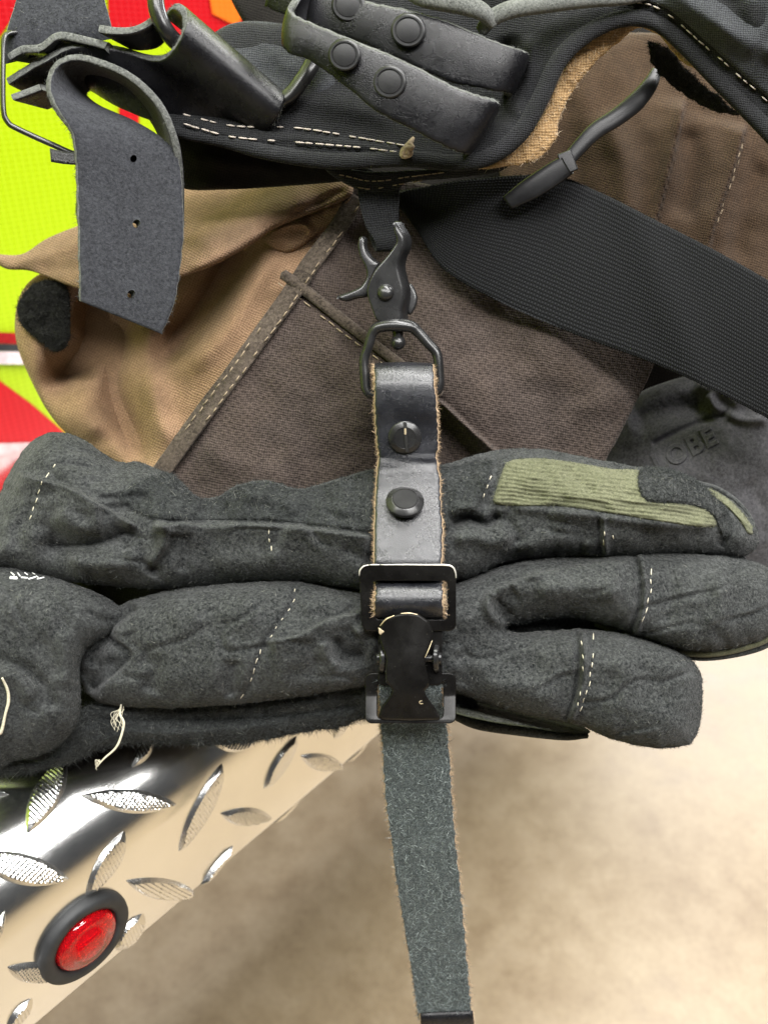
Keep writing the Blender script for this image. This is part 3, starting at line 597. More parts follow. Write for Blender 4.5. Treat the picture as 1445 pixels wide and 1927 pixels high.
# tan cloth, lower left
tan = Soft([(30, 640), (36, 560), (75, 515), (150, 500), (300, 470), (480, 400), (640, 330), (680, 370), (640, 440), (520, 620), (400, 780), (300, 905), (230, 875), (160, 840), (108, 798), (68, 735)],
    55, 45, [(40, 600, -330), (160, 560, -300), (300, 600, -290), (450, 480, -230), (660, 370, -170), (100, 780, -330), (300, 890, -200), (420, 720, -190), (520, 560, -170), (200, 700, -300)],
    [([(180, 480), (182, 580), (170, 660), (120, 712), (50, 748)], -95, 38, 'g', .25), ([(240, 720), (330, 640), (400, 560), (455, 470), (500, 420)], -85, 32, 'g', .25),
     ([(240, 560), (222, 660), (214, 730), (238, 800), (290, 900)], -75, 24, 'g', .25), ([(300, 600), (284, 700), (300, 790), (340, 860)], 40, 24, 'g', .25),
     ([(320, 720), (420, 620), (480, 520), (540, 440)], 46, 30, 'g', .25), ([(60, 530), (58, 640), (92, 740), (160, 840)], 36, 34, 'g', .2), ([(130, 680), (150, 750), (190, 840)], 34, 30, 'g', .25)], 3.5, back=20, noise=((130, 12),), blur=14)
tan.make('tan_lining', TAN, tr)
# upper tan fold lying over it
tan2 = Soft([(-20, 478), (40, 478), (95, 445), (200, 405), (350, 352), (470, 348), (600, 322), (655, 338), (660, 368), (600, 395), (520, 428), (470, 462), (400, 500), (330, 525), (230, 560), (140, 540), (60, 510), (10, 505)],
    42, 40, [(-20, 490, -310), (150, 480, -230), (350, 430, -190), (500, 390, -160), (650, 345, -120)],
    [([(20, 490), (110, 470), (200, 440)], 12, 12, 'g'), ([(60, 508), (150, 505), (240, 520)], -12, 14, 'g'), ([(350, 470), (450, 420), (600, 360)], 22, 26, 'g'), ([(540, 408), (600, 380), (660, 350)], -14, 8, 'g'),
     ([(350, 510), (430, 470), (500, 430)], 10, 12, 'g'), ([(400, 380), (520, 365), (620, 345)], -6, 18, 'g')], 3.5, back=18, noise=((80, 6), (30, 1.6)))
tan2.make('tan_lining', TAN2, tr)
crum = Soft([(500, 455), (510, 432), (545, 414), (590, 400), (640, 378), (662, 372), (640, 410), (600, 440), (560, 470), (530, 476)], 18, 20, [(500, 450, -150), (660, 372, -100), (560, 470, -140)],
    [([(505, 440), (540, 424), (575, 424), (585, 445)], 12, 6, 'g')], 2.5, back=8, noise=((20, 3),)); crum.make('tan_lining', TAN, tr)
pat = Soft([(34, 575), (50, 545), (85, 528), (125, 540), (133, 590), (130, 640), (112, 662), (85, 650), (50, 620), (36, 600)], 18, 14, [(34, 575, -240), (130, 560, -215), (110, 660, -225)], [], 3, noise=((16, 4), (7, 2)), wob=5)
pat.make('hook_and_loop_or_shadow', VELC, tr, fuzz=6000, flen=8, fmat=VELF, fw=1.0)
# brown outer cloth
def brex(X, Y, d):
    a = (X*math.cos(.62)+Y*math.sin(.62)); b = (-X*math.sin(.62)+Y*math.cos(.62)); w = np.clip((Y-620)/200, 0, 1)
    return 0*w
brown_base = [(660, 370, -110), (300, 885, -150), (700, 600, -75), (770, 760, -72), (850, 600, -70), (1000, 650, -70), (1230, 690, -130), (1140, 870, -130), (900, 880, -105), (500, 750, -92), (450, 920, -120), (700, 920, -120), (800, 430, -110), (1100, 560, -110)]
brown = Soft([(655, 360), (700, 345), (800, 345), (1000, 420), (1225, 640), (1228, 690), (1195, 760), (1160, 830), (1138, 872), (1120, 960), (700, 1000), (400, 980), (290, 905), (380, 780), (500, 610), (590, 480)],
    12, 8, brown_base,
    [([(535, 520), (600, 568), (700, 650), (770, 700), (835, 752)], -7, 22, 'g', .05), ([(780, 730), (830, 755), (880, 800), (950, 862)], 55, 34, 's', .05), ([(780, 760), (820, 790), (870, 850), (900, 900)], -40, 30, 'g', .2),
     ([(980, 560), (1060, 640), (1120, 720), (1150, 800)], 16, 50, 'g'), ([(880, 560), (960, 700), (1080, 800)], -8, 40, 'g'), ([(430, 700), (560, 800), (640, 900)], -12, 45, 'g'), ([(600, 620), (680, 720), (690, 840)], 10, 40, 'g'),
     ([(1205, 760), (1180, 790), (1140, 870)], 6, 12, 'g'), ([(360, 830), (450, 880), (560, 930)], 10, 30, 'g'), ([(600, 470), (650, 520), (690, 590)], -8, 22, 'g')], 3.0, back=6, noise=((90, 7), (36, 2.6), (12, .7)), extra=brex)
brown.make('outer_cloth', BROWN, tr, fuzz=5000, flen=5, fw=.5, lay=.2)
# seam tape along the diagonal edge
def off_path(P, d):
    P = catmull(P, 60); T = np.gradient(P[:, :2], axis=0); T /= np.linalg.norm(T, axis=1, keepdims=True); Q = P.copy(); Q[:, 0] += -T[:, 1]*d; Q[:, 1] += T[:, 0]*d; return Q
sp_ = [(672, 368), (640, 425), (590, 492), (545, 560), (500, 622), (440, 705), (380, 785), (300, 895)]
L1 = [(x-17, y-9) for x, y in sp_]; R1 = [(x+13, y+9) for x, y in sp_]
zz = lambda P, dz: [(x, y, float(brown.z(np.clip(x, 310, 1200)+8, y+6))+dz) for x, y in P]
ribbon('side_seam', zz(L1, 4), zz(R1, 6), 8, SEAMB, tr, n=90, nu=6, flip=-1, crown=1)
zfs = lambda x, y: brown.z(x+8, y+6)+12
stitches('stitching', [[(x+9, y+5) for x, y in sp_], [(x-9, y-6) for x, y in sp_[4:]]], zfs, THREADT, tr, 13, 6, 1.3)
# piping seam across the panel
pp = [(532, 515), (560, 535), (600, 566), (650, 606), (700, 645), (760, 690), (830, 742)]
tube('piping_seam', [(x, y, float(brown.z(x, y))+8) for x, y in pp], [10, 11, 11, 11, 10, 10, 8], SEAMB, tr, 14, 60, flat=.75)
stitches('stitching', [[(x-8, y+17) for x, y in pp]], lambda x, y: brown.z(x, y)+2.5, THREADT, tr, 14, 6, 1.4)
# right-hand brown folds, their shade darkened into the cloth colour
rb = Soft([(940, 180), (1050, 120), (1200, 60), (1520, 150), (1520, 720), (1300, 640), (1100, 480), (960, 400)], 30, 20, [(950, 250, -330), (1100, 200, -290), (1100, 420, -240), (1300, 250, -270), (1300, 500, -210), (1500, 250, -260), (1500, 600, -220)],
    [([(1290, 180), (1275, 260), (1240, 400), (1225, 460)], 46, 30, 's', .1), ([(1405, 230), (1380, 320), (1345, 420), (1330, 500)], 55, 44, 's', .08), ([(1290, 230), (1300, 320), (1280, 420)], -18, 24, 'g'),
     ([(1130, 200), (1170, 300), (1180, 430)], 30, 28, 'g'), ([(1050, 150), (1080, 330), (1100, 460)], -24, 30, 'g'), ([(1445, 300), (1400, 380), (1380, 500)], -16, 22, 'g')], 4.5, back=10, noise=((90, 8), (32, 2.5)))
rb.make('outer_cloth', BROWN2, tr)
stitches('stitching', [[(1398, 270), (1375, 345), (1345, 430)]], lambda x, y: rb.z(x, y)+1, THREADT, tr, 12, 5, 1.1)

ub = Soft([(300, 210), (420, 258), (600, 296), (700, 318), (660, 338), (560, 348), (430, 356), (340, 352), (310, 300)], 12, 10, [(300, 220, -40), (660, 330, -30), (430, 350, -70)], [([(340, 290), (450, 310), (560, 325)], 10, 14, 'g')], 4, back=10); ub.make('waistband_underside', DARK, tr)
jk = Soft([(425, -90), (660, -90), (660, 120), (560, 110), (470, 60)], 10, 8, -220, [], 6, back=8, noise=((60, 8),)); jk.make('dark_backing', DARK, tr)
# waistband: black canvas with a piped edge
edgeP = [(290, 205, 10), (335, 246, 20), (420, 264, 30), (500, 285, 42), (620, 302, 52), (760, 298, 60), (860, 306, 66), (925, 292, 72), (978, 250, 76), (1015, 188, 78), (1052, 112, 76), (1105, 62, 72), (1170, 34, 70), (1232, 40, 70), (1285, 80, 70), (1350, 148, 70), (1440, 240, 66), (1520, 330, 60)]
wb_out = [(280, 205)]+[(x, y) for x, y, z in edgeP[1:]]+[(1520, -80), (620, -80), (585, 30), (520, 44), (450, 42), (405, 62), (372, 110), (330, 150)]
wb = Soft(wb_out, 14, 12, [(x, y, z-6) for x, y, z in edgeP[::2]]+[(450, 60, -60), (600, 60, -50), (480, 180, -5), (700, 150, 0), (800, 0, -40), (1000, 0, 20), (1200, -50, 60), (1400, 40, 110), (1500, 150, 90), (960, 150, 0)],
    [([(360, 180), (480, 175), (600, 190), (760, 225)], 12, 22, 'g'), ([(340, 222), (450, 255), (560, 260), (750, 282)], 7, 9, 'g', .02), ([(1190, 18), (1255, 40), (1330, 100), (1450, 200)], -5, 12, 'g', .02), ([(1230, -40), (1330, 30), (1450, 110)], 16, 30, 'g'),
     ([(400, 120), (500, 130), (600, 150)], -12, 26, 'g'), ([(950, 60), (965, 150), (940, 240)], -20, 24, 'g'), ([(1000, 60), (990, 150), (960, 230)], 14, 14, 'g'), ([(1350, -40), (1400, 60), (1450, 100)], -14, 22, 'g')], 3.5, back=14, noise=((90, 6), (30, 1.6)))
wb.make('waistband', BLK, tr, fuzz=9000, flen=4, fw=.45, fmat=FIB, lay=.15)
dome = Soft([(370, 110), (402, 62), (450, 40), (520, 42), (585, 60), (620, 100), (640, 160), (600, 182), (520, 190), (440, 170), (390, 150)], 70, 24, [(380, 110, -40), (620, 120, -30), (500, 50, -80), (500, 180, 6)], [([(470, 120), (540, 150), (600, 165)], -10, 20, 'g')], 3, back=8)
dome.make('waistband', GREYC, tr, fuzz=2500, flen=4, fw=.45, fmat=FIB, lay=.15)
tube('edge_piping', [(x, y, z+2) for x, y, z in edgeP], [9, 10, 13, 15, 16, 16, 16, 16, 17, 17, 17, 17, 17, 17, 18, 18, 18, 18], GREYC if False else BLK, tr, 16, 240, flat=.9)
stitches('stitching', [[(345, 214), (440, 236), (560, 240), (690, 261), (765, 274)], [(345, 232), (440, 257), (560, 267), (690, 278), (750, 286)]], lambda x, y: wb.z(x, y-4)+4, THREADP, tr, 15, 3, 1.9)
stitches('stitching', [[(1165, 2), (1215, 6), (1262, 30), (1330, 88), (1395, 145), (1460, 205)]], lambda x, y: wb.z(x, y)+1.5, THREADP, tr, 12, 4, 1.7)
rp = Cover([(1150, -90), (1172, -4), (1215, 2), (1265, 22), (1332, 80), (1400, 142), (1470, 205), (1530, 262), (1530, -90)], wb, 5, 8, 3.5, noise=((50, 2), (20, 1)), strokes=[([(1230, -60), (1300, 10), (1400, 70), (1500, 120)], 10, 18, 'g'), ([(1330, -60), (1370, 0), (1450, 50)], -8, 24, 'g')])
rp.make('waistband', GREYC, tr, fuzz=3000, flen=4, fw=.45, fmat=FIB, lay=.15)  # lighter cover: the lit, dusty part of the band, brightened by colour
# tan backing showing under the arch, frayed edge
bk = Soft([(1180, 40), (1110, 74), (1066, 120), (1030, 200), (985, 262), (925, 306), (895, 318), (960, 312), (1010, 300), (1045, 262), (1052, 225), (1082, 165), (1130, 108), (1165, 78), (1200, 52), (1240, 66), (1280, 112), (1335, 150), (1450, 275), (1480, 290), (1460, 255), (1350, 150), (1285, 82), (1235, 45)],
    6, 6, [(x, y, z-26) for x, y, z in edgeP[5::2]]+[(1082, 165, 36), (1050, 225, 36), (1335, 150, 44)], [], 2.5, back=5, noise=((20, 3), (8, 1.5)), wob=4)
bk.make('tan_backing', TANB, tr, fuzz=1500, flen=7, fmat=EDGEF, edge=900)
lint_and_shadow = Soft([(1222, 78), (1260, 96), (1290, 130), (1330, 165), (1390, 216), (1340, 204), (1290, 180), (1252, 150), (1224, 112)], 14, 10, [(1215, 70, -10), (1385, 205, 0), (1250, 160, -20)], [], 4, noise=((14, 4),), wob=8)  # black fuzzy patch standing in for deep shadow and lint under the arch
lint_and_shadow.make('hook_and_loop_or_shadow', VELC, tr, fuzz=9000, flen=6, fmat=VELF, fw=1.0)
# small stitched tab and hanging loop below the band
tab = Soft([(612, 312), (700, 322), (800, 318), (900, 312), (960, 300), (940, 322), (860, 334), (770, 342), (745, 358), (690, 360), (640, 340)], 8, 8, [(612, 312, 20), (960, 300, 40), (700, 358, 0)], [], 3, back=8, noise=((20, 2),))
tab.make('belt_loop_tab', BLK, tr)
stitches('stitching', [[(640, 328), (700, 340), (770, 332), (850, 322)], [(660, 350), (700, 355), (740, 348), (800, 338)]], lambda x, y: tab.z(x, y)+1.5, THREADT, tr, 10, 3, 1.3)
tube('knotted_thread', [(778, 258, 78), (772, 268, 84), (766, 280, 86), (770, 288, 84), (758, 292, 82), (762, 280, 88), (775, 276, 90), (768, 268, 88)], [3, 6, 9, 8, 6, 7, 6, 3], THREADT, tr, 8, 40)
ribbon('hanging_loop', [(672, 340, 2), (676, 380, -2), (688, 425, 2), (704, 452, 8), (708, 470, 0), (700, 460, -20), (690, 420, -34), (680, 350, -40)], [(752, 335, 2), (750, 380, -2), (748, 425, 2), (742, 452, 8), (738, 470, 0), (744, 460, -20), (750, 420, -34), (752, 350, -40)], 6, BLK, tr, n=60, nu=8, flip=-1)

# ================================================================== BLACK WEBBING with its hook
wbs = thing('webbing_strap', 'wide ribbed black webbing strap running down to the right across the brown cloth', 'strap', (1100, 560, -60))
ribbon('webbing', [(700, 372, -62), (790, 352, -58), (900, 335, -40), (1040, 330, -30), (1130, 362, -22), (1230, 412, -12), (1340, 468, 0), (1460, 535, 8), (1560, 590, 10)],
    [(735, 350, -90), (790, 440, -66), (840, 510, -40), (950, 572, -34), (1090, 632, -30), (1210, 676, -26), (1330, 728, -20), (1460, 795, -16), (1560, 850, -14)], 12, WEB, wbs, n=150, nu=24, flip=1, crown=6, rough=1.0, fz=1500, fzl=4, extra=lambda a, u: 8*np.exp(-((a-500-160*u)/60)**2)-7*np.exp(-((a-330)/50)**2))
hk = sub(wbs, 'strap_hook')
ribbon('hook_body', [(948, 368, -8), (985, 338, 4), (1030, 308, 14), (1058, 292, 20)], [(965, 392, -8), (1010, 372, 4), (1052, 346, 14), (1078, 326, 20)], 24, PLASTIC, hk, n=30, nu=6, flip=1, crown=3)
tube('hook_arm', [(1055, 318, 20), (1085, 282, 18), (1120, 246, 14), (1160, 220, 6), (1195, 192, -6), (1222, 160, -24), (1236, 132, -44)], [12, 14, 16, 17, 18, 15, 10], PLASTIC, hk, 12, 60, flat=.5)
plate('hook_bar', [(1048, 290), (1074, 280), (1088, 318), (1062, 330)], [], lambda x, y: 24+0*x, 16, 3, PLASTIC, hk)

# ================================================================== BOOT
bt = thing('work_boot', 'dark grey leather boot with embossed letters OBE, lying at the right behind the fingers', 'boot', (1320, 1050, -350))
boot = Soft([(1120, 860), (1150, 780), (1210, 735), (1300, 705), (1400, 690), (1540, 740), (1560, 1120), (1400, 1120), (1250, 1010), (1150, 960)], 60, 45,
    [(1150, 850, -330), (1250, 760, -270), (1400, 760, -210), (1500, 800, -190), (1400, 950, -200), (1250, 930, -260), (1450, 1100, -260)],
    [([(1225, 838), (1290, 806), (1365, 778)], -9, 6, 'g', .06), ([(1330, 740), (1345, 765), (1362, 778)], 14, 8, 'g'), ([(1180, 800), (1260, 770), (1340, 765)], -22, 24, 'g'), ([(1362, 776), (1400, 790), (1450, 790)], 10, 10, 'g'),
     ([(1220, 900), (1320, 860), (1400, 820)], 10, 40, 'g'), ([(1400, 900), (1430, 960), (1445, 1020)], -10, 20, 'g'), ([(1300, 720), (1360, 735), (1400, 770)], 12, 14, 'g')], 3, back=40, noise=((70, 5), (24, 1.6), (8, .6)))
BOOTM = mat_suede('boot_leather', (.045, .044, .048), (.10, .098, .104), 900, .0002, .3); boot.make('shaft', BOOTM, bt)
fc = bpy.data.curves.new('t', 'FONT'); fc.body = 'LOBE'; fc.size = 50; fc.extrude = 2.5; fc.bevel_depth = 1.2; fc.space_character = 1.12; fc.offset = .8; to = bpy.data.objects.new('t', fc); COL.objects.link(to)
me = bpy.data.meshes.new_from_object(to.evaluated_get(bpy.context.evaluated_depsgraph_get())); V = np.array([v.co[:] for v in me.vertices]); Ft = [tuple(p.vertices) for p in me.polygons]; bpy.data.objects.remove(to)
wdt = V[:, 0].max(); a = R(-27); X = (V[:, 0]-wdt)*1.0; Y = -V[:, 1]; X2 = X*math.cos(a)-Y*math.sin(a)+1352+X*0; Y2 = X*math.sin(a)+Y*math.cos(a)+832
lt = mkmesh('embossed_lettering', np.stack([X2, Y2, boot.z(X2, Y2)+V[:, 2]+.5], 1), Ft, BOOTM, None, None, False, bt)

# ================================================================== BLACK LEATHER STRAPS, top
def snap(parent, c, nrm, r, mat=None):
    return lathe('snap_cap', [(r, -4), (r*1.0, 0), (r*.97, 2), (r*.88, 3.4), (r*.78, 3.4), (r*.75, 2.2), (r*.72, 2.2), (r*.68, 3.2), (r*.4, 4.0), (r*.05, 4.2)], c, nrm, mat or SNAPM, parent, 40, 14)
ls = thing('leather_strap', 'folded black leather strap with four dark snap caps hanging over the waistband, top centre', 'strap', (760, 290, 80))
ribbon('upper_band', [(520, -60, 60), (600, -30, 80), (690, 2, 98), (770, 18, 108), (850, 42, 112), (930, 76, 110), (978, 92, 96), (990, 100, 60), (980, 110, 10)],
    [(500, 10, 40), (570, 40, 60), (660, 72, 80), (750, 108, 92), (840, 150, 98), (910, 166, 98), (948, 172, 86), (958, 176, 55), (950, 180, 10)], 16, LEA_DK, ls, n=110, nu=14, flip=1, emat=EDGE_G, crown=3, rough=3, fz=500, fzl=4)
ribbon('lower_band', [(590, -40, 90), (556, 0, 118), (552, 25, 128), (600, 48, 138), (690, 85, 148), (770, 118, 150), (850, 160, 146), (905, 180, 140), (932, 188, 124), (934, 196, 80), (915, 200, 40)],
    [(570, 40, 84), (540, 75, 110), (545, 98, 120), (590, 116, 126), (650, 160, 132), (715, 212, 134), (790, 250, 130), (845, 278, 122), (872, 286, 108), (876, 284, 70), (860, 270, 40)], 17, LEA_DK, ls, n=120, nu=16, flip=1, emat=EDGE_G, crown=4, rough=3, fz=500, fzl=4)
for (x, y, z, r, nx, ny) in ((648, 102, 158, 31, 0, 0), (733, 153, 154, 32, 0, 0), (768, 56, 117, 33, 0, 0), (655, 8, 98, 32, 0, 0)): snap(ls, (x, y, z), (-.12, .13, 1), r)
tube('suede_strap', [(905, 58, 96), (925, 34, 104), (965, 16, 108), (1030, 6, 108), (1100, -2, 104), (1180, -6, 96), (1240, -20, 80)], [12, 16, 18, 18, 17, 14, 12], EDGE_G, ls, 12, 60, flat=.7)
tube('suede_strap', [(760, -30, 96), (800, -8, 118), (860, 4, 122), (905, 20, 118), (930, 45, 104)], [20, 22, 22, 18, 12], EDGE_G, ls, 12, 50, flat=.7)

# rolled leather loop, top left
lp = thing('leather_loop', 'thick black leather loop rolled round a dark metal ring, top left above the punched strap', 'leather loop', (400, 200, 0))
rim = [(14, 152, 76), (50, 128, 80), (90, 106, 84), (135, 84, 86), (180, 82, 84), (235, 92, 76), (280, 106, 74), (310, 104, 92), (334, 78, 118), (346, 46, 126), (344, 20, 108), (328, 10, 80), (312, 24, 56)]
far = [(70, 180, 10), (110, 170, 10), (160, 160, 6), (230, 200, 0), (330, 236, -6), (420, 246, -4), (470, 248, 2), (500, 244, 22), (520, 222, 48), (530, 200, 56), (530, 182, 40), (516, 166, 14), (500, 170, -10)]
ribbon('rolled_leather', rim, far, 17, LEA_DK, lp, n=130, nu=30, flip=1, emat=EDGE_G, fz=900, fzl=5, rough=2)
ribbon('leather_layer', [(16, 106, 92), (40, 92, 94), (75, 88, 96), (108, 66, 98), (150, 72, 98), (200, 84, 96)], [(100, 120, 0), (120, 110, 0), (150, 108, 0), (180, 96, 0), (220, 110, 0), (260, 140, 0)], 17, LEA_DK, lp, n=70, nu=12, flip=1, emat=EDGE_G, fz=500, fzl=5, rough=2)
ribbon('leather_layer', [(186, 52, 104), (215, 56, 106), (250, 54, 106), (280, 40, 104), (300, 20, 98)], [(250, 86, 60), (270, 88, 60), (295, 84, 60), (310, 70, 60), (320, 50, 60)], 18, LEA_DK, lp, n=50, nu=10, flip=1, emat=EDGE_G, fz=300, fzl=5)
ribbon('leather_layer', [(22, 182, 84), (50, 172, 86), (76, 162, 84)], [(90, 200, 20), (110, 190, 20), (130, 180, 20)], 16, LEA_DK, lp, n=30, nu=8, flip=1, emat=EDGE_G)
tube('metal_ring', [(285, -60, 112), (291, -20, 118), (296, 20, 118), (312, 56, 108), (340, 86, 80), (420, 150, 30), (500, 190, 24), (540, 182, 30), (568, 150, 36), (588, 118, 36), (600, 80, 20)], 16, METAL, lp, 16, 130)
ribbon('upper_strap', [(40, -60, 40), (30, 0, 55), (12, 60, 68), (6, 120, 70)], [(190, -60, 30), (196, -5, 48), (208, 40, 58), (214, 70, 50)], 15, FLESH_DK, lp, n=50, nu=12, flip=-1, emat=EDGE_G, face_fz=2500, face_len=5, fmat=FLESHF if False else FIB)
# wire rectangle
wl = thing('wire_buckle', 'thin black bent wire buckle at the left edge over lime tape', 'buckle', (60, 280, 60))
tube('wire_frame', [(40, 60, 60), (10, 66, 92), (6, 110, 100), (6, 200, 100), (14, 228, 98), (34, 242, 94), (100, 272, 80), (150, 292, 66), (240, 310, 30)], 5.5, METAL, wl, 12, 90)
ribbon('keeper', [(94, 278, 86), (120, 284, 84), (150, 286, 80)], [(96, 304, 86), (120, 308, 84), (150, 310, 80)], 12, LEA_DK, wl, n=20, nu=6, flip=1, emat=EDGE_G)

# punched strap
ps = thing('punched_strap', 'wide dark leather strap end curled over at its top, three small punched holes', 'strap', (230, 620, 60))
o = ribbon('strap_body', [(150, 566, 92), (148, 500, 96), (146, 400, 100), (142, 310, 108), (134, 250, 118), (106, 208, 126), (90, 164, 124), (104, 122, 116), (145, 106, 110), (205, 122, 108), (258, 152, 102), (304, 202, 92), (331, 272, 74), (339, 350, 40), (338, 420, 0)],
    [(304, 628, 60), (330, 560, 62), (344, 450, 60), (342, 350, 60), (326, 282, 58), (262, 236, 52), (190, 205, 34), (160, 180, 16), (172, 164, 2), (214, 166, -6), (252, 188, -12), (290, 228, -18), (318, 292, -28), (330, 360, -44), (334, 430, -66)],
    15, FLESH_DK, ps, n=170, nu=26, flip=-1, emat=EDGE_G, crown=3, rough=3, fz=1600, fzl=5, face_fz=0)
me = o.data
def punch(o, spots):
    cuts = []
    for (x, y, r) in spots:
        V, F = lathe_geo([(r, -60), (r, 60)], (x, y, 85), (0.5, -.45, 1), 12); c = mkmesh('cut', V, F, DARK, None, None, True, None); cuts.append(c)
    for c in cuts:
        md = o.modifiers.new('b', 'BOOLEAN'); md.object = c; md.operation = 'DIFFERENCE'; md.solver = 'FAST'
    bpy.context.view_layer.update(); me2 = bpy.data.meshes.new_from_object(o.evaluated_get(bpy.context.evaluated_depsgraph_get())); o.modifiers.clear(); o.data = me2
    for c in cuts: bpy.data.objects.remove(c)
punch(o, [(251, 298, 6.5), (259, 418, 7), (250, 550, 7)])

def creases(seed, amp, ang=0.0, sc=70, stretch=2.2):
    c, sn = math.cos(ang), math.sin(ang)
    def f(X, Y, d):
        a = (X*c+Y*sn)/stretch; b = -X*sn+Y*c; n1 = vnoise(a, b, sc, seed)+.35*vnoise(a, b, sc*.4, seed+1); n2 = vnoise(b, a, sc*.7, seed+2)
        m1 = np.clip(vnoise(X, Y, 120, seed+3)*3+.6, 0, 1); m2 = np.clip(vnoise(X, Y, 100, seed+4)*3+.3, 0, 1)
        return -amp*np.exp(-(n1/.07)**2)*m1+amp*.6*np.exp(-((n1-.15)/.09)**2)*m1-amp*.7*np.exp(-(n2/.06)**2)*m2+amp*.4*np.exp(-((n2-.14)/.08)**2)*m2
    return f
# ================================================================== GLOVES
def stitch_glove(parent, paths, zf, **k): return stitches('stitching', paths, zf, THREAD, parent, **k)
g1 = thing('work_glove', 'charcoal suede glove with large olive ribbed knit patch, upper one of the strapped pair', 'glove', (700, 1090, -20), 'pair of suede gloves')
g2 = thing('work_glove', 'charcoal suede glove showing palm and two stubby fingers, lower of the pair', 'glove', (700, 1330, 20), 'pair of suede gloves')
G1o = [(-30, 990), (0, 925), (18, 890), (42, 850), (72, 822), (110, 813), (150, 823), (188, 848), (222, 869), (258, 869), (300, 884), (340, 905), (372, 936), (410, 934), (445, 914), (500, 904), (560, 919), (620, 906), (700, 882), (770, 874),
       (835, 874), (880, 860), (940, 846), (1020, 845), (1110, 862), (1200, 878), (1275, 890), (1340, 918), (1395, 955), (1425, 998), (1422, 1030), (1395, 1048), (1330, 1044), (1240, 1046), (1150, 1048), (1080, 1046), (1000, 1050), (940, 1062), (880, 1088), (835, 1096),
       (770, 1110), (700, 1112), (620, 1102), (560, 1094), (470, 1096), (380, 1104), (280, 1108), (180, 1100), (90, 1088), (20, 1074), (-30, 1064)]
G1s = [([(28, 886), (80, 902), (130, 916), (190, 950), (262, 992)], 34, 40, 's', .08), ([(60, 1025), (150, 1028), (215, 1012), (262, 985)], -34, 26, 'c', .2), ([(285, 990), (345, 984), (400, 990), (450, 985), (520, 988), (600, 996), (705, 1010)], 34, 34, 's', .05),
       ([(285, 988), (310, 996), (313, 1015), (300, 1040), (282, 1068)], 20, 12, 'g', .1), ([(322, 1000), (318, 1030), (300, 1056), (280, 1084)], -20, 12, 'c', .1), ([(180, 965), (240, 950), (290, 930)], -18, 20, 'g'), ([(370, 950), (400, 965), (440, 960)], -18, 18, 'g'),
       ([(440, 930), (500, 925), (560, 940)], 16, 20, 'g'), ([(560, 985), (590, 950), (620, 925)], -9, 14, 'g'), ([(345, 1000), (350, 1040), (340, 1080)], -8, 12, 'g'), ([(100, 960), (150, 990), (200, 985)], 14, 24, 'g'),
       ([(390, 1050), (460, 1062), (540, 1050)], 8, 22, 'g'), ([(640, 1030), (690, 1050), (720, 1052)], -8, 14, 'g'), ([(120, 1050), (200, 1060), (270, 1040)], 16, 22, 'g'), ([(30, 1040), (40, 990), (70, 940)], -7, 12, 'g'),
       ([(842, 990), (880, 975), (915, 985), (945, 965)], -22, 9, 'g', .15), ([(845, 968), (880, 955), (905, 960)], 12, 9, 'g'), ([(850, 1020), (890, 1010), (930, 1020), (980, 1000)], 12, 14, 'g'), ([(938, 965), (960, 990), (975, 1030)], -10, 11, 'g'),
       ([(1135, 972), (1138, 1010), (1140, 1046)], 9, 5, 'g', .05), ([(1125, 972), (1128, 1010), (1130, 1046)], -5, 5, 'g', .05), ([(960, 955), (1100, 968), (1220, 985), (1340, 992)], 10, 10, 'g', .05), ([(835, 900), (870, 885), (930, 870)], -9, 12, 'g'),
       ([(1362, 965), (1368, 1000), (1352, 1030)], -13, 8, 'g', .1), ([(960, 1040), (1040, 1020), (1130, 1025)], 7, 16, 'g'), ([(935, 850), (932, 900), (912, 955)], -7, 6, 'g', .05), ([(700, 900), (780, 905), (850, 900)], -6, 20, 'g'), ([(925, 1058), (980, 1046), (1100, 1046)], -8, 8, 'g')]
G1s = [(p[0], p[1]*1.25)+tuple(p[2:]) for p in G1s]
G1 = Soft(G1o, 85, 82, [(-30, 1000, 14), (60, 830, -40), (200, 1000, 0), (350, 1000, -20), (500, 950, -30), (600, 1050, 5), (770, 960, -12), (770, 1060, 10), (950, 900, -10), (950, 1040, 10), (1200, 960, 0), (1420, 1000, -50)], G1s, 3.0, noise=((85, 9), (30, 2.6), (9, .8)), wob=3, extra=creases(11, 6, .15))
def mk_glove(S, name, parent, n, mats=(None, None), **k):
    return S.make(name, mats[0] or SUEDE, parent, fuzz=n, flen=k.get('flen', 4.5), fw=.55, fmat=mats[1] or FIB, edge=k.get('edge', 6000)//2, elen=5, lay=.2, comb=(.25, 0, -.1))
mk_glove(G1, 'glove_body', g1, 48000, edge=14000)
# rougher split leather on the upper side of glove 1
rg = lambda o, S, dz, **k: Soft(o, k.get('R_', 10), k.get('T', 6), [(x, y, float(S.z(x, y))+dz) for x, y in k['c']], k.get('st', ()), k.get('step', 3), back=4, noise=((18, 2.0),))
stitch_glove(g1, [[(152, 828), (130, 846), (100, 878), (82, 905)]], G1.z, ln=10, gap=12, r=1.2)
stitch_glove(g1, [[(81, 905), (66, 950), (52, 986)], [(507, 996), (509, 1030), (512, 1062)], [(608, 968), (613, 980), (618, 994)], [(622, 968), (628, 982), (633, 996)]], G1.z, ln=9, gap=7, r=1.1)
stitch_glove(g1, [[(925, 895), (914, 920), (902, 952)], [(1152, 990), (1154, 1004), (1155, 1020)], [(1136, 1000), (1137, 1020), (1138, 1042)]], G1.z, ln=9, gap=8, r=1.3)

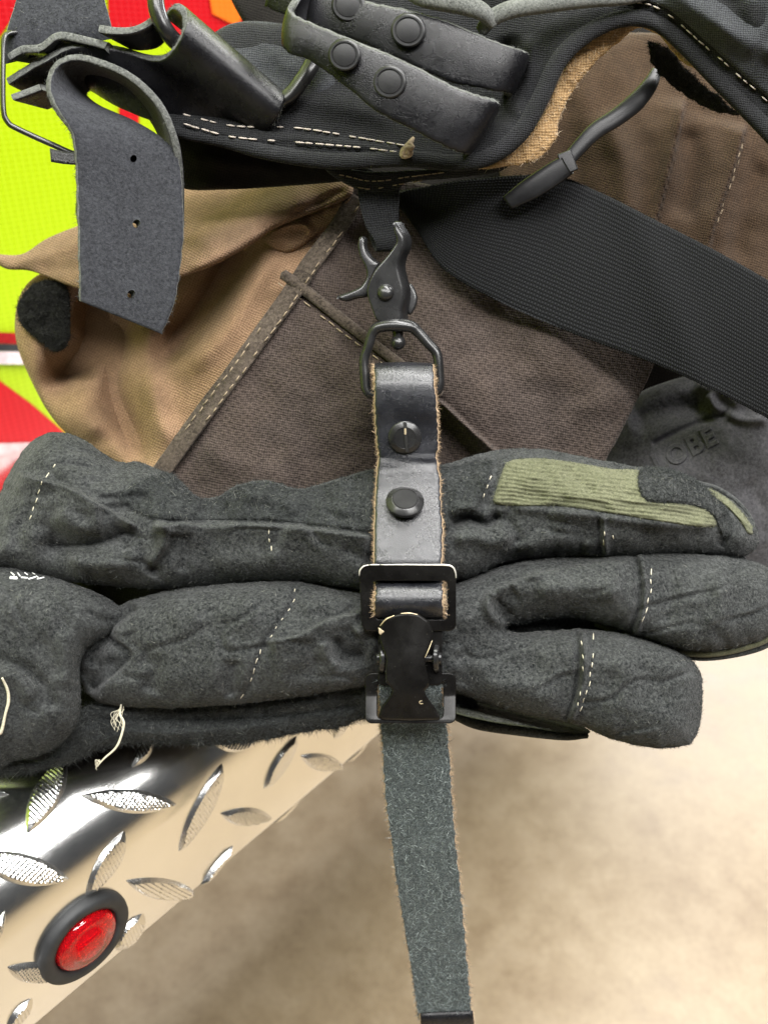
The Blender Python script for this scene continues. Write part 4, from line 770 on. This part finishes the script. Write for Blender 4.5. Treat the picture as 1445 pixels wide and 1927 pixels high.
def ribs(per, ang, amp, warp=6, ph=0):
    c, sn = math.cos(ang), math.sin(ang)
    def f(X, Y, d): v = -X*sn+Y*c+vnoise(X, Y, 90, ph)*warp+vnoise(X, Y, 34, ph+2)*warp*.5; return amp*(np.abs(np.sin(np.pi*v/per))**.7*2-1)
    return f
kp = Cover([(958, 868), (1010, 862), (1080, 870), (1150, 882), (1208, 888), (1212, 930), (1240, 944), (1300, 948), (1338, 962), (1352, 984), (1330, 992), (1250, 982), (1150, 966), (1050, 952), (970, 952), (930, 946), (934, 920), (944, 890)], G1, 7, 8, 1.8, ribs(7.6, .12, 1.7), strokes=[([(1060, 880), (1090, 905), (1120, 930)], -5, 9, 'g'), ([(1030, 875), (1060, 910), (1080, 940)], 4, 12, 'g')])
kp.make('knit_patch', KNIT, g1, fuzz=5000, flen=4.5, fmat=KNITF, fw=.5, edge=600)
sp1 = Cover([(1199, 895), (1215, 880), (1262, 884), (1312, 906), (1350, 938), (1372, 972), (1376, 1005), (1362, 1012), (1352, 992), (1338, 968), (1312, 954), (1262, 946), (1218, 944), (1202, 925)], G1, 13, 9, 2.2, noise=((18, 1.6), (7, .8)))
sp1.make('suede_patch', SUEDE, g1, fuzz=9000, flen=6, fmat=FIB, edge=1500)
kp2 = Cover([(1322, 918), (1350, 926), (1385, 952), (1412, 985), (1418, 1002), (1408, 1004), (1392, 980), (1365, 952), (1335, 934)], G1, 9, 5, 1.8, ribs(6, .8, 1.4)); kp2.make('knit_patch', KNIT, g1, fuzz=600, flen=4, fmat=KNITF)
tube('piping', [(x, y, float(G1.z(x, y))+5) for x, y in ((1310, 908), (1350, 920), (1388, 946), (1414, 980), (1416, 1000))], [4, 5, 5, 5, 3], SUEDE, g1, 8, 40)
# rough nap along the top of glove 1, as a sewn-on back panel
rgh = Cover([(305, 890), (340, 908), (372, 938), (412, 937), (448, 917), (500, 908), (560, 923), (620, 910), (700, 888), (770, 882), (850, 878), (905, 866), (926, 872), (918, 905), (896, 955), (850, 965), (830, 1000), (700, 1000), (600, 988), (520, 980), (450, 978), (345, 978), (290, 975), (245, 955), (225, 930)], G1, 7, 10, 3, noise=((22, 3.5), (9, 2.0)))
rgh.make('back_panel', SUEDE2, g1, fuzz=30000, flen=7.5, fmat=FIB, lay=.25, edge=2500, elen=8, curl=.7)

# lower glove: underside first
und = Soft([(90, 1430), (140, 1350), (200, 1322), (420, 1318), (560, 1300), (700, 1275), (860, 1290), (900, 1330), (860, 1352), (760, 1350), (690, 1352), (640, 1368), (560, 1380), (480, 1396), (400, 1402), (300, 1398), (200, 1404), (140, 1432), (60, 1452), (-30, 1458), (-30, 1420)], 40, 38, [(100, 1430, -40), (400, 1360, -40), (700, 1310, -30), (860, 1320, -40)],
    [([(150, 1400), (260, 1385), (380, 1388)], 8, 10, 'g'), ([(170, 1352), (350, 1356), (520, 1348), (690, 1325)], -18, 9, 'c', .05), ([(180, 1375), (350, 1378), (520, 1366)], 8, 8, 'g')], 3, noise=((30, 5), (12, 3)), wob=5)
und.make('glove_back', SUEDE2, g2, fuzz=22000, flen=10, fmat=FIB, edge=4000, elen=12, lay=.4)
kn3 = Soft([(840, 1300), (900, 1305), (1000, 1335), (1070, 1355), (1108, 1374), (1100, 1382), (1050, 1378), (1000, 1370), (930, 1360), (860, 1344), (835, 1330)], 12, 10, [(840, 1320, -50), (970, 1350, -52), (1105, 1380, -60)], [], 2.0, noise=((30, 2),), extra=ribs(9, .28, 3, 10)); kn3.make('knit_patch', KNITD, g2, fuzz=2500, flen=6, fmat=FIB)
tube('piping', [(850, 1342, -40), (900, 1362, -40), (980, 1374, -42), (1060, 1385, -44), (1106, 1385, -48)], [10, 12, 12, 9, 5], SUEDE2, g2, 8, 40)
G2o = [(150, 1250), (165, 1190), (205, 1150), (260, 1126), (330, 1108), (420, 1098), (500, 1092), (560, 1092), (640, 1108), (700, 1112), (790, 1108), (860, 1096), (920, 1074), (1000, 1052), (1100, 1046), (1200, 1040), (1300, 1040), (1390, 1052), (1450, 1070), (1478, 1110), (1480, 1160), (1455, 1196), (1400, 1216), (1340, 1226), (1280, 1222), (1210, 1200), (1150, 1180), (1095, 1166), (1040, 1164), (990, 1172), (962, 1176), (952, 1184), (975, 1190), (1040, 1186), (1100, 1184), (1180, 1194), (1250, 1216), (1297, 1240), (1319, 1270), (1321, 1330), (1312, 1380), (1292, 1402), (1235, 1408), (1160, 1394), (1090, 1366), (1010, 1350), (930, 1330), (860, 1306), (790, 1290), (710, 1288), (640, 1300), (560, 1312), (450, 1326), (330, 1333), (230, 1330), (178, 1318), (155, 1290)]
G2s = [([(555, 1104), (552, 1135), (520, 1180), (495, 1215), (475, 1275), (450, 1322)], -7, 7, 'g', .05), ([(498, 1208), (560, 1196), (610, 1170), (655, 1156), (712, 1142)], 26, 26, 's', .1), ([(640, 1195), (636, 1220), (655, 1236), (700, 1240)], -16, 16, 'g', .2), ([(615, 1205), (618, 1235), (640, 1258)], 12, 12, 'g'), ([(665, 1195), (690, 1180), (712, 1178)], 14, 12, 'g'),
       ([(262, 1146), (208, 1192), (248, 1236), (174, 1304)], -22, 22, 's', .04), ([(440, 1240), (432, 1285), (440, 1315)], -12, 14, 'g'), ([(260, 1235), (290, 1255), (280, 1310)], -12, 18, 'g'), ([(300, 1160), (400, 1150), (500, 1140)], 8, 40, 'g'), ([(170, 1310), (190, 1260), (230, 1240)], -14, 14, 'g'),
       ([(530, 1280), (600, 1250), (700, 1230)], -8, 18, 'g'), ([(560, 1150), (620, 1130), (690, 1128)], 8, 14, 'g'), ([(215, 1180), (190, 1210), (170, 1260)], -16, 14, 'g'),
       ([(918, 1128), (928, 1112), (960, 1098), (1010, 1080), (1100, 1062), (1190, 1056)], 20, 30, 's', .12), ([(952, 1180), (925, 1160), (918, 1134), (930, 1112)], 12, 9, 'g', .1), ([(960, 1168), (948, 1150), (950, 1130), (975, 1112)], -10, 16, 'g', .15),
       ([(1204, 1040), (1214, 1090), (1210, 1150), (1196, 1196)], 10, 5, 'g', .03), ([(1192, 1040), (1202, 1090), (1198, 1150), (1186, 1190)], -8, 6, 'g', .03), ([(1084, 1184), (1088, 1240), (1082, 1300), (1062, 1356)], -9, 6, 'g', .03), ([(1095, 1184), (1100, 1240), (1094, 1300), (1074, 1358)], 10, 6, 'g', .03),
       ([(860, 1180), (900, 1220), (960, 1250), (1040, 1260)], -8, 24, 'g'), ([(1260, 1060), (1262, 1120), (1250, 1180)], -6, 14, 'g'), ([(900, 1290), (980, 1300), (1060, 1320)], 8, 20, 'g'), ([(1000, 1120), (1090, 1105), (1180, 1110)], 12, 24, 'g'), ([(1340, 1070), (1360, 1120), (1350, 1190)], 7, 20, 'g'), ([(860, 1220), (880, 1260), (870, 1300)], -8, 16, 'g'), ([(1160, 1230), (1180, 1290), (1170, 1350)], 6, 26, 'g')]
G2s = [(p[0], p[1]*1.25)+tuple(p[2:]) for p in G2s]
G2 = Soft(G2o, 74, 74, [(150, 1250, -5), (300, 1250, 24), (500, 1180, 26), (700, 1200, 14), (770, 1200, 0), (860, 1200, 14), (1000, 1250, 22), (1200, 1300, 30), (1300, 1350, 20), (1200, 1120, 14), (1450, 1130, -10)], G2s, 3.0, noise=((85, 8), (30, 2.2), (9, .8)), wob=3, extra=creases(31, 5, -.3))
mk_glove(G2, 'glove_body', g2, 62000, edge=14000)
stitch_glove(g2, [[(556, 1108), (552, 1135), (520, 1182), (497, 1214)]], G2.z, ln=7, gap=14, r=.9)
stitch_glove(g2, [[(490, 1222), (474, 1275), (462, 1300), (448, 1322)], [(1227, 1070), (1224, 1110), (1215, 1150), (1203, 1186)], [(1118, 1192), (1116, 1230), (1108, 1290), (1090, 1344)]], G2.z, ln=11, gap=7, r=1.15)
stitch_glove(g2, [[(1095, 1206), (1098, 1240), (1096, 1290), (1086, 1330)]], G2.z, ln=8, gap=14, r=1.1)
tube('knit_piping', [(x, y, 4) for x, y in ((1120, 1176), (1180, 1196), (1240, 1216), (1300, 1228), (1360, 1226), (1430, 1208), (1480, 1180))], [4, 7, 8, 9, 9, 8, 6], KNIT, g2, 10, 70)
tube('piping', [(x, y, -8) for x, y in ((1230, 1218), (1300, 1236), (1360, 1234), (1430, 1218), (1480, 1190))], [4, 7, 8, 8, 6], SUEDE2, g2, 10, 60)
inn = Soft([(700, 1000), (860, 990), (1000, 1000), (1300, 1010), (1410, 1060), (1425, 1190), (1330, 1216), (1200, 1208), (1190, 1290), (1120, 1350), (900, 1310), (700, 1290)], 40, 26, [(700, 1200, -70), (1400, 1130, -50), (1150, 1300, -50), (1000, 1180, -48)], [], 4); inn.make('glove_back', SUEDE2, g2, fuzz=6000, flen=6, fmat=FIB)
# cuff, nearest the viewer at the left
cf = Soft([(-60, 1060), (0, 1062), (50, 1072), (110, 1088), (170, 1110), (212, 1132), (240, 1158), (222, 1182), (186, 1206), (160, 1228), (150, 1260), (152, 1320), (146, 1362), (122, 1394), (84, 1418), (30, 1432), (-60, 1436)], 70, 66, [(-60, 1100, 40), (0, 1300, 60), (100, 1150, 44), (220, 1150, 16), (140, 1330, 44), (30, 1430, 30)],
    [([(-40, 1232), (10, 1246), (50, 1262), (84, 1296), (100, 1340)], -16, 14, 'g', .1), ([(-20, 1262), (30, 1276), (66, 1320)], 12, 16, 'g'), ([(120, 1180), (132, 1230), (126, 1300)], 10, 20, 'g'), ([(150, 1150), (190, 1165), (235, 1165)], -9, 10, 'g'), ([(20, 1120), (60, 1160), (110, 1180)], 7, 30, 'g'), ([(60, 1200), (90, 1230), (110, 1280)], -6, 18, 'g')], 3.0, noise=((80, 7), (28, 2), (9, .7)), wob=2, extra=creases(51, 5, .9))
mk_glove(cf, 'cuff', g2, 30000, edge=5000)
# white printed marks on the cuff
gs = []
for a, b, r in (((19, 1088), (32, 1089), 4.5), ((20, 1077), (27, 1083), 1.6), ((33, 1078), (38, 1085), 1.6), ((40, 1087), (52, 1088), 2.0), ((46, 1078), (52, 1082), 1.6), ((54, 1090), (68, 1086), 2.0), ((60, 1078), (66, 1081), 1.6), ((68, 1084), (72, 1087), 1.4), ((70, 1090), (83, 1087), 2.0), ((74, 1079), (82, 1081), 1.6)):
    P = [(a[0]+(b[0]-a[0])*t, a[1]+(b[1]-a[1])*t, 0) for t in (0, .5, 1)]; P = [(x, y, float(cf.z(x, y))+.6) for x, y, _ in P]; gs.append(tube_geo(P, r, 6, 6, flat=.4))
V, F = merge(gs); mkmesh('printed_mark', V, F, WHITE, None, None, True, g2)
# loose threads
tube('loose_thread', [(228, 1326, 40), (226, 1345, 52), (233, 1362, 56), (226, 1392, 58), (216, 1410, 60), (196, 1428, 60), (182, 1444, 56)], [1.6, 2.4, 2.6, 2.3, 2.2, 1.8, .9], THREAD, g2, 8, 60)
gs = [tube_geo([(228+random.uniform(-6, 6), 1332+random.uniform(-4, 8), 48), (222+random.uniform(-14, 6), 1350+random.uniform(-6, 10), 54), (226+random.uniform(-16, 10), 1372+random.uniform(-10, 10), 54)], .5, 4, 16) for _ in range(10)]
gs += [tube_geo([(190, 1434, 58), (184+random.uniform(-6, 3), 1436+random.uniform(-6, 4), 58), (180+random.uniform(-4, 6), 1446+random.uniform(-6, 6), 56)], .5, 4, 12) for _ in range(7)]
V, F = merge(gs); mkmesh('frayed_thread', V, F, THREAD, None, None, True, g2)
tube('loose_thread', [(x, y, float(cf.z(max(x, 0), y))+2.5) for x, y in ((4, 1276), (14, 1298), (16, 1320), (10, 1345), (2, 1378), (-10, 1384))], [2, 3, 3.4, 2.6, 3.4, 2.2], THREAD, g2, 8, 50)

# ================================================================== GLOVE STRAP
gst = thing('glove_strap', 'narrow black leather glove strap with snap hook and lacquered metal buckle, hanging down the middle', 'strap', (800, 1927, -250))
yz = [(800, 14), (740, 22), (706, 26), (694, 44), (692, 58), (698, 74), (714, 85), (732, 88), (768, 83), (800, 74), (835, 68), (862, 66), (900, 70), (935, 78), (965, 89), (1000, 102), (1030, 112), (1062, 123), (1084, 112), (1096, 96), (1100, 70)]
lx = lambda y: np.interp(y, [690, 760, 830, 868, 910, 960, 1062, 1100], [703, 704, 708, 712, 707, 704, 703, 703]); rx = lambda y: np.interp(y, [690, 760, 830, 862, 900, 960, 1000, 1062, 1100], [815, 822, 826, 822, 828, 831, 834, 832, 832])
def crx(a, u): return -1.6*np.exp(-((a-322-8*u)/7)**2)-1.2*np.exp(-((a-344+6*u)/6)**2)+.5*np.sin(a/3.4+2*u)*np.exp(-((a-330)/26)**2)
ribbon('upper_strap', [(lx(y), y, z) for y, z in yz], [(rx(y), y, z) for y, z in yz], 17, LEA, gst, n=200, nu=20, flip=-1, emat=EDGE, bmat=FLESH, crown=2.5, rough=3, fz=3600, fzl=4.5, extra=crx, fw=.7)
# strap rolled through the buckle window
yz2 = [(1080, 60), (1092, 96), (1104, 122), (1120, 136), (1138, 138), (1154, 126), (1164, 104), (1168, 80), (1160, 60)]
ribbon('strap_turn', [(706-2*i % 3, y, z) for i, (y, z) in enumerate(yz2)], [(834, y, z) for y, z in yz2], 14, LEA, gst, n=70, nu=18, flip=-1, emat=EDGE, bmat=FLESH, crown=0, rough=4, fz=1600, fzl=6, fw=.8)
low = [(1275, 104), (1300, 98), (1350, 62), (1400, 24), (1500, -18), (1600, -64), (1700, -118), (1800, -178), (1860, -216), (1915, -250)]
llx = lambda y: float(np.interp(y, [1275, 1300, 1400, 1500, 1600, 1700, 1800, 1860, 1927], [712, 713, 718, 725, 738, 752, 770, 779, 788])); rrx = lambda y: float(np.interp(y, [1275, 1300, 1400, 1500, 1600, 1700, 1800, 1860, 1927], [828, 832, 845, 851, 860, 870, 879, 884, 889]))
ribbon('lower_strap', [(llx(y), y, z) for y, z in low], [(rrx(y), y, z) for y, z in low], 15, FLESH, gst, n=200, nu=16, flip=-1, emat=EDGE, crown=1.5, rough=4, fz=3600, fzl=6, face_fz=26000, face_len=7, fmat=FLESHF, fw=.7)
ribbon('strap_keeper', [(788, 1912, -240), (790, 1922, -238), (792, 1960, -262)], [(891, 1908, -240), (893, 1918, -238), (896, 1956, -262)], 22, LEA_DK, gst, n=20, nu=10, flip=-1, emat=EDGE)
# screw and rivet
scr = sub(gst, 'screw_post'); nr0 = (0.0, .2, 1)
lathe('screw_head', [(31, -3), (31.5, 0), (31, 2), (30, 3), (22, 6.6), (20.5, 7), (20.0, 6.4), (.01, 6.4)], (762, 823, 84), nr0, METAL, scr, 56, 12)
plate('slot', [(758.2, 794), (763.5, 794), (768.5, 851), (763.2, 851)], [], lambda x, y: 91.2-(y-823)*.2+0*x, 1.6, .3, mat_coat('slot_dark', (.006, .006, .006), .6, False), scr)
plate('slot_edge', [(763.6, 795), (765.0, 795), (770.0, 850), (768.6, 850)], [], lambda x, y: 91.5-(y-823)*.2+0*x, 1.2, .2, METAL, scr)
gl = plate('worn_spot', rrect(760.6, 806, 764.6, 818, 1.8), [], lambda x, y: 92.4-(y-823)*.2+0*x, 1.0, .2, BARE, scr)
rv = sub(gst, 'rivet'); RN = (0.04, -.80, 1)
lathe('rivet_flange', [(35, -6), (36, 0), (35.8, 2), (34, 3.4), (25.5, 8), (24.5, 8.2), (23.8, 7.2), (.01, 7.2)], (762, 944, 100), RN, METAL, rv, 56, 12)
lathe('rivet_cap', [(23.4, 5), (23.4, 8.0), (22.6, 8.8), (12, 9.3), (.01, 9.5)], (762, 944, 100), RN, mat_coat('dull_oxide', (.015, .015, .0155), .55, False, .12), rv, 56, 20)
# D-shaped swivel ring and snap hook
sw = sub(gst, 'swivel_ring')
V, F = tube_geo([(702, 624, 58), (716, 614, 60), (744, 611, 62), (772, 614, 60), (786, 624, 58), (806, 646, 56), (822, 666, 55), (826, 700, 55), (826, 726, 55), (816, 738, 55), (780, 741, 54), (730, 743, 54), (700, 742, 55), (689, 732, 55), (686, 704, 55), (685, 676, 55), (692, 654, 56)],
    [10, 11.5, 13, 11.5, 10, 9.5, 9.5, 9.5, 9.5, 9, 8, 8, 9, 9.5, 9.5, 9.5, 9.5], 16, 150, True); mkmesh('ring', V, F, METAL, None, None, True, sw)
lathe('swivel_ball', [(3, -20), (9, -16), (13.5, -8), (14.5, 0), (13, 7), (8, 12), (.01, 14)], (749, 644, 52), (0, .25, 1), METAL, sw, 32, 60)
tube('swivel_neck', [(738, 590, 40), (742, 604, 44), (748, 622, 50), (749, 640, 50)], [20, 18, 11, 9], METAL, sw, 20, 24)
sh = sub(gst, 'snap_hook')
body_o = [(750, 416), (760, 430), (768, 446), (768, 464), (760, 482), (755, 500), (758, 520), (763, 545), (761, 566), (756, 586), (752, 606), (712, 606), (698, 576), (692, 552), (696, 530), (710, 506), (728, 486), (743, 468), (752, 452), (748, 434)]
def shear(kx, z0):
    def f(V): V[:, 0] -= (V[:, 2]-z0)*kx; return V
    return f
plate('hook_body', body_o, [], lambda x, y: 57+(540-y)*.10+0*x, 34, 6, METAL, sh, True, 5, shear(.45, 66))
plate('hook_back', [(768, 534), (776, 536), (784, 552), (785, 568), (778, 586), (770, 592), (764, 580), (764, 548)], [], lambda x, y: 30+0*x, 16, 5, METAL, sh, True, 4)
plate('thumb_lever', [(684, 444), (690, 450), (691, 466), (698, 480), (708, 490), (716, 496), (708, 512), (700, 532), (694, 556), (670, 562), (652, 567), (634, 560), (640, 555), (664, 546), (682, 536), (691, 518), (688, 500), (679, 482), (675, 462), (677, 448)], [], lambda x, y: 38+(500-y)*.02+0*x, 20, 6, METAL, sh, True, 4, shear(.3, 38))
lathe('pivot_rivet', [(16.5, -6), (16.5, 0), (15, 4), (11, 8), (6, 10), (.01, 10.6)], (725, 549, 72), (-.1, -.05, 1), METAL, sh, 40, 60)
# buckle
bk_ = sub(gst, 'buckle')
zb = lambda x, y: 137-(y-1062)*.13+0*x
plate('buckle_frame', rrect(674, 1062, 858, 1188, 14), [rrect(700, 1093, 842, 1166, 8)[::-1]], zb, 7, 2.0, PAINT, bk_, fn=lambda V: (V.__setitem__((slice(None), 0), V[:, 0]+(V[:, 1]-1062)*.06*(V[:, 0] < 760)) or V))
# bare metal worn through along the top edge
gs = [tube_geo([(676, 1084, 138), (677, 1074, 140), (684, 1066, 141), (694, 1063.2, 141.4)], [.6, 1.7, 1.5, .8], 6, 20), tube_geo([(716, 1063, 140), (760, 1062.8, 140.4), (800, 1063.2, 140.4), (840, 1063.6, 140), (852, 1068, 139), (857, 1078, 138), (858, 1088, 137)], [.7, 1.5, 1.6, 1.9, 2.0, 1.5, .7], 6, 60), tube_geo([(696, 1063, 140), (706, 1063, 140), (714, 1063, 140)], [.9, 1.2, .8], 6, 12)]
V, F = merge(gs); mkmesh('worn_edge', V, F, M('bare_steel').fin((.85, .82, .76), .3, None, Metallic=.5), None, None, True, bk_)
plate('lower_frame', rrect(687, 1267, 858, 1362, 13), [rrect(710, 1286, 834, 1352, 8)[::-1]], lambda x, y: 112-(y-1267)*.10+np.clip(y-1306, 0, 100)*.42+0*x, 6, 2.0, PAINT, bk_, cuts=(1300, 1306, 1312))
plate('base_plate', rrect(712, 1180, 832, 1290, 8), [], lambda x, y: 116+0*x, 6, 2, PAINT, bk_)
for x, s in ((716, -1), (823, 1)):
    w = sub(gst, 'x') if False else None
    V, F = lathe_geo([(10, -6), (24, -6), (26, -4), (26, 2), (24, 4), (12, 4), (11, 8), (6, 9), (.01, 9)], (x, 1240, 122), (s, 0, .12), 40); q = mkmesh('roller', V, F, METAL, None, None, True, bk_); q.data.set_sharp_from_angle(angle=R(40))
tube('pivot_pin', [(716, 1240, 122), (770, 1240, 122), (823, 1240, 122)], 7, METAL, bk_, 12, 10)
lev_o = [(712, 1200), (713, 1180), (726, 1165), (745, 1156), (765, 1153), (788, 1156), (806, 1168), (815, 1186), (814, 1206), (806, 1226), (799, 1238), (803, 1262), (808, 1286), (806, 1294), (799, 1300), (803, 1312), (816, 1328), (828, 1350), (826, 1356), (771, 1357), (718, 1355), (712, 1348), (718, 1330), (733, 1310), (738, 1298), (732, 1290), (725, 1284), (724, 1262), (726, 1240), (719, 1222)]
# lever meshed finely so that it can bow
LV_ = Soft(lev_o, 4.5, 5, [(762, 1155, 146), (712, 1190, 140), (815, 1190, 140), (762, 1240, 154), (762, 1300, 147), (715, 1352, 128), (762, 1356, 130), (828, 1352, 128), (740, 1300, 145), (800, 1300, 145), (724, 1240, 148), (802, 1240, 148)], [], 1.6, back=4, noise=((30, .5),), blur=0, smooth_outline=False)
LV_.make('lever', PAINT, bk_)
gs = [tube_geo([(715, 1178, LV_.z(715, 1178)+2), (726, 1166, 148), (742, 1158.5, 149.5)], [.8, 1.6, .9], 6, 16), tube_geo([(754, 1155, 151), (770, 1154, 151.5), (786, 1157, 151)], [.8, 1.5, .7], 6, 16), tube_geo([(813, 1206, 146.5), (806, 1224, 150), (799.5, 1238, 152)], [.6, 1.0, .5], 6, 16)]
V, F = merge(gs); mkmesh('worn_edge', V, F, BARE, None, None, True, bk_)
chip = Soft([(711.8, 1181), (717, 1184), (723.5, 1189), (716, 1195), (713, 1192)], 2, .4, [(711, 1181, LV_.z(717, 1187)+3.9), (723, 1189, LV_.z(722, 1189)+.6), (716, 1195, LV_.z(716, 1193)+2.6)], [], 1.2, noise=(), blur=0, smooth_outline=False, back=.3); chip.make('paint_chip', BARE, bk_)
ring = tube_geo([(793+4*math.cos(a), 1322+3*math.sin(a), float(LV_.z(793, 1322))+1.0) for a in (0.8, 1.8, 2.8, 3.8, 4.9)], .5, 5, 20); mkmesh('scratch', ring[0], ring[1], BARE, None, None, True, bk_)
